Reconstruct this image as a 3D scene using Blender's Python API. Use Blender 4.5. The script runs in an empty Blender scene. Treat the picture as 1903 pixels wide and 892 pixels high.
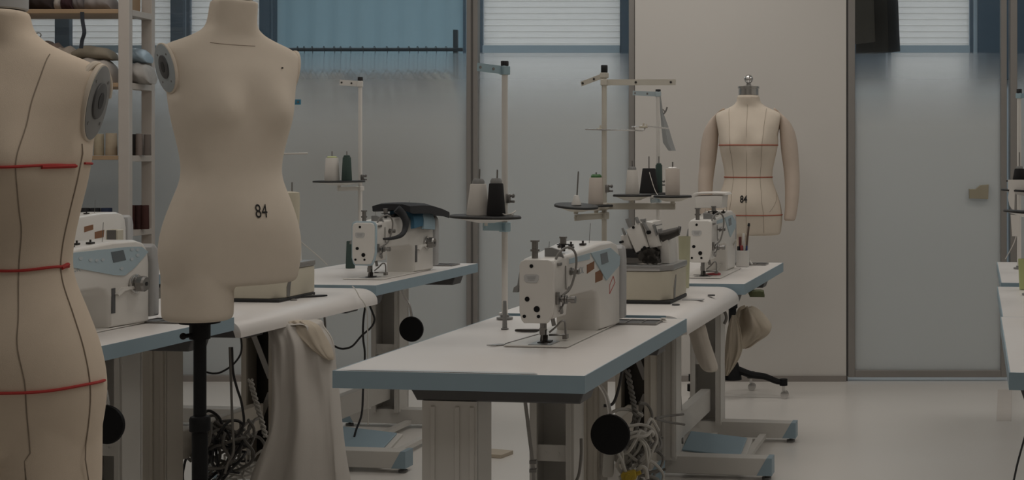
import bpy, bmesh, math, random
from math import sin, cos, pi, radians as R, sqrt, atan2, exp
from mathutils import Vector, Matrix, Euler, noise as mnoise
random.seed(7)
scene = bpy.context.scene
COL = scene.collection
FPX, CX, CY, EYE = 2643.0, 1450.0, 290.0, 1.28

def P(px, py, Y):
    """point that stands at distance Y for a pixel of the 1903x892 photograph"""
    return Vector(((px - CX) * Y / FPX, Y, EYE - (py - CY) * Y / FPX))

# ---------------------------------------------------------------- materials
MATS = {}
def mat(name, rgb, rough=0.5, metal=0.0, noise=0.05, nscale=12.0, bump=0.0, bscale=150.0, spec=0.5, weave=False, trans=0.0):
    if name in MATS: return MATS[name]
    m = bpy.data.materials.new(name); m.use_nodes = True
    nt = m.node_tree; b = nt.nodes['Principled BSDF']
    b.inputs['Roughness'].default_value = rough
    b.inputs['Metallic'].default_value = metal
    b.inputs['Specular IOR Level'].default_value = spec
    tc = nt.nodes.new('ShaderNodeTexCoord')
    nz = nt.nodes.new('ShaderNodeTexNoise'); nz.inputs['Scale'].default_value = nscale; nz.inputs['Detail'].default_value = 3
    nt.links.new(tc.outputs['Object'], nz.inputs['Vector'])
    mx = nt.nodes.new('ShaderNodeMix'); mx.data_type = 'RGBA'
    mx.inputs['A'].default_value = (*[c * (1 - noise) for c in rgb], 1)
    mx.inputs['B'].default_value = (*[min(1, c * (1 + noise)) for c in rgb], 1)
    nt.links.new(nz.outputs['Fac'], mx.inputs['Factor'])
    nt.links.new(mx.outputs['Result'], b.inputs['Base Color'])
    if bump > 0:
        if weave:
            n2 = nt.nodes.new('ShaderNodeTexChecker'); n2.inputs['Scale'].default_value = bscale; out = n2.outputs['Fac']
        else:
            n2 = nt.nodes.new('ShaderNodeTexNoise'); n2.inputs['Scale'].default_value = bscale; n2.inputs['Detail'].default_value = 2; out = n2.outputs['Fac']
        nt.links.new(tc.outputs['Object'], n2.inputs['Vector'])
        bp = nt.nodes.new('ShaderNodeBump'); bp.inputs['Strength'].default_value = bump; bp.inputs['Distance'].default_value = 0.001
        nt.links.new(out, bp.inputs['Height']); nt.links.new(bp.outputs['Normal'], b.inputs['Normal'])
    if trans > 0:
        tr = nt.nodes.new('ShaderNodeBsdfTranslucent'); tr.inputs['Color'].default_value = (*rgb, 1)
        ms = nt.nodes.new('ShaderNodeMixShader'); ms.inputs[0].default_value = trans
        nt.links.new(b.outputs[0], ms.inputs[1]); nt.links.new(tr.outputs[0], ms.inputs[2])
        nt.links.new(ms.outputs[0], nt.nodes['Material Output'].inputs['Surface'])
    MATS[name] = m
    return m

def film_glass(name):
    """glass pane with a gradient frosted film: clear above about 1.9 m, frosted below"""
    m = bpy.data.materials.new(name); m.use_nodes = True
    nt = m.node_tree
    for n in list(nt.nodes): nt.nodes.remove(n)
    N, L = nt.nodes.new, nt.links.new
    out = N('ShaderNodeOutputMaterial')
    geo = N('ShaderNodeNewGeometry'); sep = N('ShaderNodeSeparateXYZ'); L(geo.outputs['Position'], sep.inputs[0])
    ramp = N('ShaderNodeFloatCurve')
    mr = N('ShaderNodeMapRange'); mr.inputs['From Min'].default_value = 1.3; mr.inputs['From Max'].default_value = 2.0
    L(sep.outputs['Z'], mr.inputs['Value'])
    cr = N('ShaderNodeValToRGB'); L(mr.outputs[0], cr.inputs[0])
    e = cr.color_ramp.elements
    def z2(z): return (z - 1.3) / 0.7
    e[0].position = 0.0; e[0].color = (0.975, 0.975, 0.975, 1)
    e[1].position = 1.0; e[1].color = (0.03, 0.03, 0.03, 1)
    for z, v in ((1.46, 0.965), (1.56, 0.935), (1.63, 0.90), (1.68, 0.82), (1.73, 0.71), (1.78, 0.62), (1.83, 0.53), (1.862, 0.48), (1.872, 0.03)):
        k = e.new(z2(z)); k.color = (v, v, v, 1)
    clear = N('ShaderNodeBsdfTransparent'); clear.inputs['Color'].default_value = (0.93, 0.96, 0.97, 1)
    gl = N('ShaderNodeBsdfGlossy'); gl.inputs['Roughness'].default_value = 0.05
    c2 = N('ShaderNodeMixShader'); c2.inputs[0].default_value = 0.05; L(clear.outputs[0], c2.inputs[1]); L(gl.outputs[0], c2.inputs[2])
    df = N('ShaderNodeBsdfPrincipled'); df.inputs['Base Color'].default_value = (0.75, 0.755, 0.735, 1); df.inputs['Roughness'].default_value = 0.35
    df.inputs['Specular IOR Level'].default_value = 0.3
    tl = N('ShaderNodeBsdfTranslucent'); tl.inputs['Color'].default_value = (0.80, 0.82, 0.82, 1)
    f = N('ShaderNodeMixShader'); f.inputs[0].default_value = 0.42; L(df.outputs[0], f.inputs[1]); L(tl.outputs[0], f.inputs[2])
    rf = N('ShaderNodeBsdfRefraction'); rf.inputs['Color'].default_value = (0.9, 0.93, 0.95, 1); rf.inputs['Roughness'].default_value = 0.26; rf.inputs['IOR'].default_value = 1.2
    m2 = N('ShaderNodeMapRange'); m2.inputs['From Min'].default_value = 1.45; m2.inputs['From Max'].default_value = 1.85; m2.inputs['To Min'].default_value = 0.12; m2.inputs['To Max'].default_value = 0.85
    L(sep.outputs['Z'], m2.inputs['Value'])
    f2 = N('ShaderNodeMixShader'); L(m2.outputs[0], f2.inputs[0]); L(f.outputs[0], f2.inputs[1]); L(rf.outputs[0], f2.inputs[2]); f = f2
    x = N('ShaderNodeMixShader'); L(cr.outputs[0], x.inputs[0]); L(c2.outputs[0], x.inputs[1]); L(f.outputs[0], x.inputs[2])
    L(x.outputs[0], out.inputs['Surface'])
    MATS[name] = m
    return m

WHITE = mat('white_enamel', (0.74, 0.715, 0.675), 0.32, nscale=6, noise=0.03)
TOPW = mat('white_laminate', (0.80, 0.765, 0.735), 0.38, nscale=3, noise=0.03)
LEGW = mat('painted_steel_white', (0.62, 0.60, 0.565), 0.45, nscale=4)
LEGB = mat('painted_steel_beige', (0.50, 0.46, 0.40), 0.5, nscale=4)
BLUE = mat('blue_edge_banding', (0.285, 0.385, 0.45), 0.45, nscale=5)
BLUEP = mat('pale_blue_plastic', (0.42, 0.53, 0.59), 0.4, nscale=5)
BLUEM = mat('blue_plastic', (0.12, 0.27, 0.36), 0.4)
GREYP = mat('grey_plastic', (0.25, 0.25, 0.245), 0.5)
DGREY = mat('dark_grey_plastic', (0.085, 0.085, 0.088), 0.5)
LGREY = mat('light_grey_plastic', (0.45, 0.45, 0.45), 0.45)
BLACK = mat('black_plastic', (0.012, 0.012, 0.014), 0.38)
BLACKR = mat('black_rubber', (0.02, 0.02, 0.02), 0.6)
CHROME = mat('chrome', (0.62, 0.61, 0.6), 0.22, 1.0)
STEEL = mat('dull_steel', (0.30, 0.29, 0.28), 0.4, 0.9)
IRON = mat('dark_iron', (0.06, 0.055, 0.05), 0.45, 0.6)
PLATE = mat('machined_plate', (0.42, 0.415, 0.41), 0.35, 0.85)
LINEN = mat('linen_beige', (0.72, 0.605, 0.485), 0.9, noise=0.04, nscale=30, bump=0.25, bscale=900, spec=0.1)
LINENW = mat('linen_pale', (0.72, 0.635, 0.535), 0.9, noise=0.03, nscale=30, bump=0.2, bscale=900, spec=0.1)
LINENARM = mat('linen_rose', (0.62, 0.52, 0.44), 0.9, noise=0.04, nscale=30, bump=0.2, bscale=900, spec=0.1)
SEAM = mat('seam_thread', (0.30, 0.24, 0.185), 0.9)
SEAMP = mat('pale_seam_thread', (0.40, 0.34, 0.275), 0.9)
RED = mat('red_tape', (0.42, 0.035, 0.03), 0.8)
REDD = mat('faded_red_tape', (0.40, 0.10, 0.06), 0.8)
CREAM = mat('cream_enamel', (0.60, 0.555, 0.45), 0.45)
CREAMPOLE = mat('cream_paint', (0.62, 0.585, 0.51), 0.45)
CLOTHW = mat('cotton_cloth', (0.62, 0.565, 0.50), 0.95, noise=0.08, nscale=6, bump=0.3, bscale=300, spec=0.05)
CLOTHG = mat('grey_white_sack_cloth', (0.60, 0.565, 0.525), 0.95, noise=0.12, nscale=4, bump=0.3, bscale=300, spec=0.05)
CLOTHB = mat('beige_scrap_cloth', (0.56, 0.49, 0.40), 0.95, noise=0.12, nscale=10, bump=0.4, bscale=200, spec=0.05)
INK = mat('black_ink', (0.015, 0.014, 0.013), 0.8)
WOOD = mat('birch_plywood', (0.42, 0.29, 0.18), 0.6, noise=0.15, nscale=5)
PAPER = mat('white_paper', (0.78, 0.75, 0.71), 0.9)
ORANGE = mat('orange_sticker', (0.24, 0.115, 0.06), 0.7)
REDLINE = mat('red_print', (0.50, 0.12, 0.10), 0.7)
SCREEN = mat('lcd_screen', (0.14, 0.165, 0.185), 0.15)
ALU = mat('anodised_aluminium', (0.30, 0.285, 0.27), 0.4, 0.35)
ALUD = mat('dark_gasket', (0.10, 0.095, 0.09), 0.6)  # dark grey for the post strip and the door edge trim
BRASS = mat('brushed_brass', (0.40, 0.36, 0.27), 0.4, 0.4)
CABLEG = mat('grey_cable', (0.20, 0.19, 0.175), 0.5)
CABLEW = mat('white_cable', (0.55, 0.53, 0.49), 0.5)
CABLEB = mat('black_cable', (0.03, 0.03, 0.032), 0.5)
YELLOW = mat('yellow_plastic', (0.45, 0.32, 0.03), 0.5)
GREEN = mat('green_plastic', (0.06, 0.17, 0.055), 0.5)
OLIVE = mat('olive_cloth', (0.10, 0.11, 0.055), 0.9)
DGREEN = mat('dark_green_thread', (0.05, 0.08, 0.07), 0.9)
BLKTHREAD = mat('black_thread', (0.013, 0.012, 0.013), 0.85, bump=0.3, bscale=400)
WHTHREAD = mat('white_thread', (0.68, 0.645, 0.60), 0.85, bump=0.3, bscale=400)
PKTHREAD = mat('ivory_thread', (0.62, 0.55, 0.49), 0.85, bump=0.3, bscale=400)
PADB = mat('matt_black', (0.006, 0.006, 0.007), 0.6, spec=0.25)
CHARCOAL = mat('charcoal_fabric', (0.022, 0.023, 0.026), 0.8)
BLUERAG = mat('blue_fabric', (0.04, 0.13, 0.21), 0.8)
PBLUERAG = mat('pale_blue_rag', (0.30, 0.40, 0.46), 0.9)
POLY = mat('clear_polythene', (0.55, 0.56, 0.56), 0.25, trans=0.5)
LIME = mat('lime_plastic', (0.48, 0.52, 0.24), 0.5)

# ---------------------------------------------------------------- mesh builder
def crv(pts, n=6):
    """Catmull-Rom samples through pts"""
    pts = [Vector(p) for p in pts]
    if len(pts) < 3: return pts
    q = [pts[0] * 2 - pts[1]] + pts + [pts[-1] * 2 - pts[-2]]
    out = []
    for i in range(1, len(q) - 2):
        a, b, c, d = q[i - 1], q[i], q[i + 1], q[i + 2]
        for k in range(n):
            t = k / n
            out.append(0.5 * ((2 * b) + (c - a) * t + (2 * a - 5 * b + 4 * c - d) * t * t + (3 * b - a - 3 * c + d) * t ** 3))
    out.append(pts[-1])
    return out

class MB:
    def __init__(s): s.bm = bmesh.new()
    def _merge(s, t, M=None):
        if M is not None: t.transform(M)
        me = bpy.data.meshes.new('tmp'); t.to_mesh(me); t.free()
        s.bm.from_mesh(me); bpy.data.meshes.remove(me)
        return s
    def box(s, c, d, rot=(0, 0, 0), bev=0.0, seg=2):
        t = bmesh.new(); bmesh.ops.create_cube(t, size=1)
        for v in t.verts: v.co = Vector((v.co.x * d[0], v.co.y * d[1], v.co.z * d[2]))
        if bev > 0: bmesh.ops.bevel(t, geom=t.edges[:], offset=min(bev, 0.49 * min(d)), segments=seg, profile=0.5, affect='EDGES')
        return s._merge(t, Matrix.Translation(c) @ Euler(rot).to_matrix().to_4x4())
    def cyl(s, p0, p1, r0, r1=None, seg=20, bev=0.0):
        p0, p1 = Vector(p0), Vector(p1); r1 = r0 if r1 is None else r1
        d = p1 - p0; t = bmesh.new()
        bmesh.ops.create_cone(t, cap_ends=True, segments=seg, radius1=r0, radius2=r1, depth=d.length)
        if bev > 0:
            bmesh.ops.bevel(t, geom=[e for e in t.edges if len(e.link_faces) == 2 and max(len(f.verts) for f in e.link_faces) > 4], offset=bev, segments=2, profile=0.5, affect='EDGES')
        q = Vector((0, 0, 1)).rotation_difference(d.normalized())
        return s._merge(t, Matrix.Translation((p0 + p1) / 2) @ q.to_matrix().to_4x4())
    def lathe(s, prof, c=(0, 0, 0), rot=(0, 0, 0), seg=32, scale=(1, 1, 1)):
        t = bmesh.new(); rings = []
        for r, z in prof:
            if r < 1e-6: rings.append([t.verts.new((0, 0, z))])
            else: rings.append([t.verts.new((r * cos(2 * pi * i / seg), r * sin(2 * pi * i / seg), z)) for i in range(seg)])
        for a, b in zip(rings, rings[1:]):
            for i in range(seg):
                j = (i + 1) % seg
                if len(a) == 1 and len(b) == 1: continue
                if len(a) == 1: t.faces.new((a[0], b[j], b[i]))
                elif len(b) == 1: t.faces.new((a[i], a[j], b[0]))
                else: t.faces.new((a[i], a[j], b[j], b[i]))
        for r in (rings[0], rings[-1]):
            if len(r) > 1: t.faces.new(r)
        bmesh.ops.recalc_face_normals(t, faces=t.faces)
        return s._merge(t, Matrix.Translation(c) @ Euler(rot).to_matrix().to_4x4() @ Matrix.Diagonal((*scale, 1)))
    def tube(s, pts, r, seg=8, n=6, closed=False):
        p = crv(pts, n) if n > 1 else [Vector(q) for q in pts]
        t = bmesh.new(); rings = []; up = None
        N = len(p)
        for i in range(N):
            a = p[max(0, i - 1)]; b = p[min(N - 1, i + 1)]
            tg = (b - a)
            if tg.length < 1e-9: tg = Vector((0, 0, 1))
            tg.normalize()
            if up is None:
                up = Vector((0, 0, 1)) if abs(tg.z) < 0.9 else Vector((1, 0, 0))
            nx = tg.cross(up)
            if nx.length < 1e-6: nx = tg.cross(Vector((0, 1, 0.01)))
            nx.normalize(); ny = nx.cross(tg).normalized(); up = ny
            rr = r(i / max(1, N - 1)) if callable(r) else r
            rings.append([t.verts.new(p[i] + nx * rr * cos(2 * pi * k / seg) + ny * rr * sin(2 * pi * k / seg)) for k in range(seg)])
        for a, b in zip(rings, rings[1:]):
            for k in range(seg):
                j = (k + 1) % seg; t.faces.new((a[k], a[j], b[j], b[k]))
        t.faces.new(rings[0]); t.faces.new(rings[-1])
        bmesh.ops.recalc_face_normals(t, faces=t.faces)
        return s._merge(t)
    def prism(s, poly, axis, d0, d1, bev=0.0, seg=2, fn=None):
        t = bmesh.new()
        def mk(a, b, d):
            return {'x': (d, a, b), 'y': (a, d, b), 'z': (a, b, d)}[axis]
        A = [t.verts.new(mk(a, b, d0)) for a, b in poly]; B = [t.verts.new(mk(a, b, d1)) for a, b in poly]
        n = len(poly)
        fa, fb = t.faces.new(A), t.faces.new(B)
        for i in range(n): t.faces.new((A[i], A[(i + 1) % n], B[(i + 1) % n], B[i]))
        bmesh.ops.recalc_face_normals(t, faces=t.faces)
        if bev > 0:
            ed = list(set(fa.edges[:] + fb.edges[:]))
            bmesh.ops.bevel(t, geom=ed, offset=bev, segments=seg, profile=0.5, affect='EDGES')
        if fn:
            for v in t.verts: v.co = Vector(fn(v.co))
        return s._merge(t)
    def loft(s, rings, caps=True, closed=True):
        t = bmesh.new(); V = [[t.verts.new(p) for p in r] for r in rings]
        for a, b in zip(V, V[1:]):
            n = len(a)
            for k in range(n if closed else n - 1):
                j = (k + 1) % n; t.faces.new((a[k], a[j], b[j], b[k]))
        if caps and closed: t.faces.new(V[0]); t.faces.new(V[-1])
        bmesh.ops.recalc_face_normals(t, faces=t.faces)
        return s._merge(t)
    def sphere(s, c, r, sc=(1, 1, 1), seg=20, rot=(0, 0, 0)):
        t = bmesh.new(); bmesh.ops.create_uvsphere(t, u_segments=seg, v_segments=max(8, seg // 2), radius=r)
        return s._merge(t, Matrix.Translation(c) @ Euler(rot).to_matrix().to_4x4() @ Matrix.Diagonal((*sc, 1)))
    def map(s, fn):
        for v in s.bm.verts: v.co = Vector(fn(v.co))
        return s
    def build(s, name, m, parent=None, smooth=True, ang=35, loc=None, rot=None):
        me = bpy.data.meshes.new(name); s.bm.to_mesh(me); s.bm.free()
        me.materials.append(m)
        if smooth:
            for p in me.polygons: p.use_smooth = True
            me.set_sharp_from_angle(angle=R(ang))
        o = bpy.data.objects.new(name, me); COL.objects.link(o)
        if parent is not None: o.parent = parent
        if loc is not None: o.location = loc
        if rot is not None: o.rotation_euler = rot
        return o

def tag(o, label, cat, group=None, kind=None):
    o['label'] = label; o['category'] = cat
    if group: o['group'] = group
    if kind: o['kind'] = kind
    return o
def thing(name, label, cat, loc, rz=0.0, group=None):
    o = bpy.data.objects.new(name, None); COL.objects.link(o); o.empty_display_size = 0.05
    o.location = loc; o.rotation_euler = (0, 0, rz)
    return tag(o, label, cat, group)
def struct(o): o['kind'] = 'structure'; return o
def copy_tree(o, parent=None):
    c = o.copy(); COL.objects.link(c)
    if parent is not None: c.parent = parent
    for ch in list(o.children): copy_tree(ch, c)
    return c
def text_mesh(s, size, name, m, parent, fn, sx=1.0, cuts=2, offset=0.0):
    cu = bpy.data.curves.new('txt', 'FONT'); cu.body = s; cu.size = size; cu.align_x = 'CENTER'; cu.align_y = 'CENTER'; cu.offset = offset
    cu.resolution_u = 4
    o = bpy.data.objects.new('txt', cu); COL.objects.link(o)
    dg = bpy.context.evaluated_depsgraph_get(); me = bpy.data.meshes.new_from_object(o.evaluated_get(dg))
    bpy.data.objects.remove(o); bpy.data.curves.remove(cu)
    b = MB(); b.bm.from_mesh(me); bpy.data.meshes.remove(me)
    bmesh.ops.triangulate(b.bm, faces=b.bm.faces[:])
    for _ in range(cuts):
        bmesh.ops.subdivide_edges(b.bm, edges=b.bm.edges[:], cuts=1)
    b.map(lambda v: fn(v.x * sx, v.y))
    return b.build(name, m, parent, smooth=False)

class Row:
    def __init__(s, x, y, ang): s.x, s.y, s.a = x, y, ang
    def w(s, x, y, z=0.0):
        return Vector((s.x + x * cos(-s.a) - y * sin(-s.a), s.y + x * sin(-s.a) + y * cos(-s.a), z))
    def loc(s, wx, wy):
        dx, dy = wx - s.x, wy - s.y
        return (dx * cos(s.a) - dy * sin(s.a), dx * sin(s.a) + dy * cos(s.a))
A = R(7.8)
# ================================================================ room
WY = 8.11
FLOORM = mat('epoxy_floor', (0.78, 0.75, 0.71), 0.28, noise=0.035, nscale=1.2, spec=0.45)
WALLM = mat('wall_paint', (0.66, 0.635, 0.60), 0.85, noise=0.015, nscale=2)
WALLB = mat('back_room_wall', (0.40, 0.47, 0.52), 0.8, noise=0.05)
CEILM = mat('ceiling_paint', (0.80, 0.79, 0.77), 0.9)
SKIRT = mat('skirting_grey', (0.29, 0.265, 0.245), 0.6)
GLASS = film_glass('frosted_film_glass')
XL, XR, YF, YB, ZC = -6.3, 4.0, -1.6, 10.75, 3.1
def sbox(name, lo, hi, m, bev=0.0, parent=None):
    c = [(a + b) / 2 for a, b in zip(lo, hi)]; d = [abs(b - a) for a, b in zip(lo, hi)]
    o = MB().box(c, d, bev=bev).build(name, m, parent, smooth=False)
    if parent is None: struct(o)
    return o
sbox('floor', (XL, YF, -0.1), (XR, YB, 0), FLOORM)
sbox('ceiling', (XL, YF, ZC), (XR, YB, ZC + 0.1), CEILM)
sbox('wall_left', (XL - 0.1, YF, 0), (XL, YB, ZC), WALLM)
sbox('wall_right', (XR, YF, 0), (XR + 0.1, YB, ZC), WALLM)
sbox('wall_front', (XL, YF - 0.1, 0), (XR, YF, ZC), WALLM)
x0, x1 = (1181 - CX) * WY / FPX, (1572 - CX) * WY / FPX
sbox('wall_back', (x0, WY - 0.03, 0), (x1, WY + 0.09, ZC), WALLM)
sbox('baseboard_back', (x0, WY - 0.042, 0), (x1, WY - 0.031, 0.032), SKIRT)
sbox('baseboard_left', (XL, WY - 0.042, 0), (x0 - 0.005, WY + 0.02, 0.031), SKIRT)
# glass partition panels with posts
def pane(n, xa, xb, za, zb):
    f = MB().box(((xa + xb) / 2, WY + 0.02, (za + zb) / 2), (xb - xa, 0.010, zb - za)).build('window_%d' % n, GLASS, smooth=False)
    return struct(f)
xp1 = (868 - CX) * WY / FPX, (889 - CX) * WY / FPX
xp2 = (1169 - CX) * WY / FPX, (1180 - CX) * WY / FPX
pane(1, XL, xp1[0], 0.031, ZC)
pane(2, xp1[1], xp2[0], 0.031, ZC)
def post(n, xa, xb, lines=()):
    b = MB(); b.box(((xa + xb) / 2, WY + 0.015, ZC / 2 + 0.016), (xb - xa, 0.07, ZC - 0.034), bev=0.003)
    o = struct(b.build('trim_%d' % n, ALU, smooth=False))
    for q in lines:
        MB().box((q, WY - 0.0215, ZC / 2), (0.010, 0.004, ZC - 0.06)).build('gasket_strip', ALUD, o, smooth=False)
    return o
post(1, xp1[0], xp1[1], ((xp1[0] + xp1[1]) / 2,))
post(2, xp2[0], xp2[1])
# glass door
dx0, dx1 = (1573 - CX) * WY / FPX, (1872 - CX) * WY / FPX
door = bpy.data.objects.new('door_1', None); COL.objects.link(door); door.location = (dx0, WY, 0); struct(door)
w = dx1 - dx0
b = MB(); fw = 0.040
for (xa, xb, za, zb) in ((0.008, 0.008 + fw, 0.022, ZC - 0.4), (w - fw, w - 0.006, 0.022, ZC - 0.4), (0.008 + fw, w - fw, 0.022, 0.062)):
    b.box(((xa + xb) / 2, 0, (za + zb) / 2), (xb - xa, 0.05, zb - za), bev=0.003)
b.build('door_frame', ALU, door, smooth=False)
MB().box(((8e-3 + fw + w - fw) / 2, 0, (ZC - 0.4 + 0.062) / 2), (w - 2 * fw - 0.008, 0.010, ZC - 0.46)).build('door_pane', GLASS, door, smooth=False)
# patch lock of the door: stepped plate
q = []
for px, py in ((1800, 351), (1812, 351), (1820, 344), (1836, 342.5), (1835, 370), (1800, 368.5)):
    v = P(px, py, WY); q.append((v.x - dx0, v.z))
MB().prism(q, 'y', -0.034, -0.006, bev=0.002).build('lock_plate', BRASS, door, smooth=False)
sbox('trim_3', (dx0 - 0.006, WY - 0.02, 0), (dx0 + 0.006, WY + 0.05, ZC), ALUD)
sbox('trim_4', ((1876 - CX) * WY / FPX, WY - 0.03, 0), ((1889 - CX) * WY / FPX, WY + 0.04, ZC), ALU, 0.003)
pane(3, (1889 - CX) * WY / FPX, XR, 0.03, ZC)
sbox('baseboard_right', ((1889 - CX) * WY / FPX, WY - 0.02, 0), (XR, WY + 0.03, 0.03), SKIRT)
# flat greyish strip on the floor
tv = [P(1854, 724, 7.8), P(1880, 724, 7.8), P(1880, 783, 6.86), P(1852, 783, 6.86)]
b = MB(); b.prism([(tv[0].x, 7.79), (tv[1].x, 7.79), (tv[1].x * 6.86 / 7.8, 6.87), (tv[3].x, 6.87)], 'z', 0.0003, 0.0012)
tag(b.build('floor_strip', mat('grey_strip', (0.60, 0.56, 0.52), 0.6), smooth=False), 'wide greyish strip flat on the floor before the glass door', 'tape')
# ---------------------------------------------------------------- room behind the glass
RB = 10.6
def bx(px): return (px - CX) * RB / FPX
openings = [(bx(30), bx(322)), (bx(345), bx(487)), (bx(505), bx(866)), (bx(890), bx(1158)), (bx(1650), bx(1809))]
ZS0, ZT = 1.42, 2.95
xs = XL
k = 1
pieces = []
for a, c in openings:
    a = max(a, XL + 0.02)
    if a > xs: pieces.append((xs, a, 0, ZC))
    pieces.append((a, c, 0, ZS0)); pieces.append((a, c, ZT, ZC)); xs = c
pieces.append((xs, XR, 0, ZC))
b = MB()
for a, c, za, zb in pieces:
    b.box(((a + c) / 2, RB + 0.06, (za + zb) / 2), (c - a, 0.12, zb - za))
struct(b.build('wall_rear', WALLB, smooth=False))
for n_, (a_, c_) in enumerate(((openings[0][1], openings[1][0]), (openings[1][1], openings[2][0]), (bx(108), bx(135)), (openings[3][1], bx(1180)), (openings[4][1] + .03, XR), (bx(1480), openings[4][0] - .02))):
    z_ = 2.0 if n_ == 2 else 1.85
    sbox('trim_%d' % (n_ + 5), (a_, RB - 0.05, z_), (c_, RB - 0.001, ZC), mat('dark_blue_pier', (0.045, 0.08, 0.115), 0.6))
BLIND = mat('white_blind_slat', (0.82, 0.79, 0.76), 0.7, trans=0.55)
BLINDB = mat('blue_roller_blind', (0.42, 0.53, 0.57), 0.8, trans=0.40)
FRAMEB = mat('dark_blue_frame', (0.05, 0.085, 0.12), 0.5)
for i, (a, c) in enumerate(openings):
    ZS = ZS0
    a = max(a, XL + 0.02)
    root = bpy.data.objects.new('window_%d' % (i + 4), None); COL.objects.link(root); root.location = ((a + c) / 2, RB, ZS); struct(root)
    W2 = (c - a) / 2; H = ZT - ZS
    f = MB()
    for sx in (-1, 1): f.box((sx * (W2 - 0.0125), 0.04, H / 2), (0.025, 0.06, H))
    f.box((0, 0.04, H - 0.012), (2 * W2 - 0.06, 0.06, 0.024))
    f.build('window_frame', FRAMEB, root, smooth=False)
    MB().box((0, 0.04, 0.008), (2 * W2 - 0.052, 0.06, 0.016)).build('window_sill', mat('pale_blue_sill', (.36, .43, .48), .5), root, smooth=False)
    if i != 2: MB().box((0, 0.018, 2.078 - ZS), (2 * W2 - 0.052, 0.03, 0.056)).build('transom', MATS['pale_blue_sill'], root, smooth=False)
    bl = MB()
    if i == 2:
        n = 40
        rings = []
        for j in range(n + 1):
            x = -W2 + 0.0255 + (2 * W2 - 0.051) * j / n
            y = 0.045 + 0.012 * sin(j * 1.3)
            rings.append([(x, y, 0.0165), (x, y, H - 0.025), (x, y + 0.003, H - 0.025), (x, y + 0.003, 0.0165)])
        bl.loft(rings)
        bl.build('pale_blue_curtain', BLINDB, root)
    else:
        z = 0.041
        while z < H - 0.04:
            bl.box((0, 0.045, z), (2 * W2 - 0.055, 0.003, 0.05), rot=(R(5), 0, 0)); z += 0.0455
        bl.build('blind', BLIND, root, smooth=False)
# clothes rail with garments close behind the glass
RY = 8.55
rz = EYE + (290 - 92) * RY / FPX
NAVY = mat('navy_rail', (0.045, 0.065, 0.085), 0.5)
rx0, rx1 = (470 - CX) * RY / FPX, (864 - CX) * RY / FPX
rack = thing('clothes_rack', 'dark navy clothes rail standing behind the frosted glass', 'clothes rack', (rx1, RY, 0))
MB().cyl((rx0 - rx1, 0, rz), (-0.012, 0, rz), 0.011).build('rail', NAVY, rack)
ux = (845 - CX) * RY / FPX - rx1
MB().box((ux, 0.026, 0.6 + 0.5 * (rz + 0.12) - 0.3 - 0.29), (0.026, 0.026, rz + 0.12 - 0.02)).build('upright_post', NAVY, rack, smooth=False)
MB().box((rx0 - rx1 + 0.03, 0.026, (rz + 0.12) / 2), (0.026, 0.026, rz + 0.10)).build('upright_post', NAVY, rack, smooth=False)
for xx in (ux, rx0 - rx1 + 0.03):
    MB().box((xx, 0.026, 0.02), (0.04, 0.5, 0.03), bev=0.006).build('foot_bar', NAVY, rack, smooth=False)
gcols = [(0.55, 0.50, 0.44), (0.50, 0.50, 0.50), (0.40, 0.36, 0.31), (0.60, 0.57, 0.53), (0.45, 0.40, 0.35), (0.52, 0.50, 0.48), (0.16, 0.19, 0.22), (0.40, 0.41, 0.42), (0.30, 0.31, 0.32), (0.35, 0.35, 0.35), (0.33, 0.33, 0.34), (0.42, 0.41, 0.40), (0.30, 0.30, 0.30), (0.45, 0.43, 0.40), (0.58, 0.54, 0.48), (0.62, 0.58, 0.52)]
gname = ['ivory', 'light grey', 'taupe', 'cream', 'sand', 'pale grey', 'slate blue', 'mid grey', 'dark grey', 'ash grey', 'stone grey', 'warm grey', 'smoke grey', 'beige', 'pale beige', 'off-white']
gcols = [tuple(min(.8, c * 1.35) for c in g) for g in gcols]
hooks = [553, 565, 580, 602, 621, 633, 651, 674, 696, 719, 740, 760, 776, 792, 810, 829]
HOOK = mat('hanger_wire', (0.06, 0.07, 0.08), 0.4, 0.5)
def garment(i, x, y, z, rgb, label, L, rz_=0.0, wid=0.20, group='garments on the clothes rail'):
    g = thing('hanging_garment', label, 'garment', (x, y, z), rz_, group)
    h = MB()
    h.tube([(0.0, 0.017, 0.004), (0, 0.008, 0.0185), (0, -0.012, 0.014), (0, -0.015, -0.01), (0, 0, -0.06), (0, 0, -0.125)], 0.0022, seg=6)
    h.tube([(0, -wid * 0.9, -0.19), (0, -0.02, -0.127), (0, 0.02, -0.127), (0, wid * 0.9, -0.19)], 0.005, seg=6)
    h.build('hanger', HOOK, g)
    rnd = random.Random(i * 13 + 5)
    m = mat('garment_%d' % i, rgb, 0.95, noise=0.1)
    rings = []
    ph = rnd.random() * 6
    for k in range(14):
        t = k / 13
        hw = 0.05 + (wid - 0.05) * min(1, t * 6) ** 0.7 + 0.03 * t
        th = 0.008 + 0.005 * min(1, t * 4)
        zz = -0.128 - 0.012 - L * t
        ring = []
        for a in range(28):
            an = 2 * pi * a / 28
            yy = hw * cos(an); xx = th * sin(an) * (1 + 0.25 * t * sin(an * 5 + ph + t * 2))
            ring.append((xx + 0.006 * t * sin(yy * 40 + ph), yy, zz - 0.012 * cos(an) ** 2 * (1 - t)))
        rings.append(ring)
    MB().loft(rings).build('cloth_body', m, g)
    return g
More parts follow.
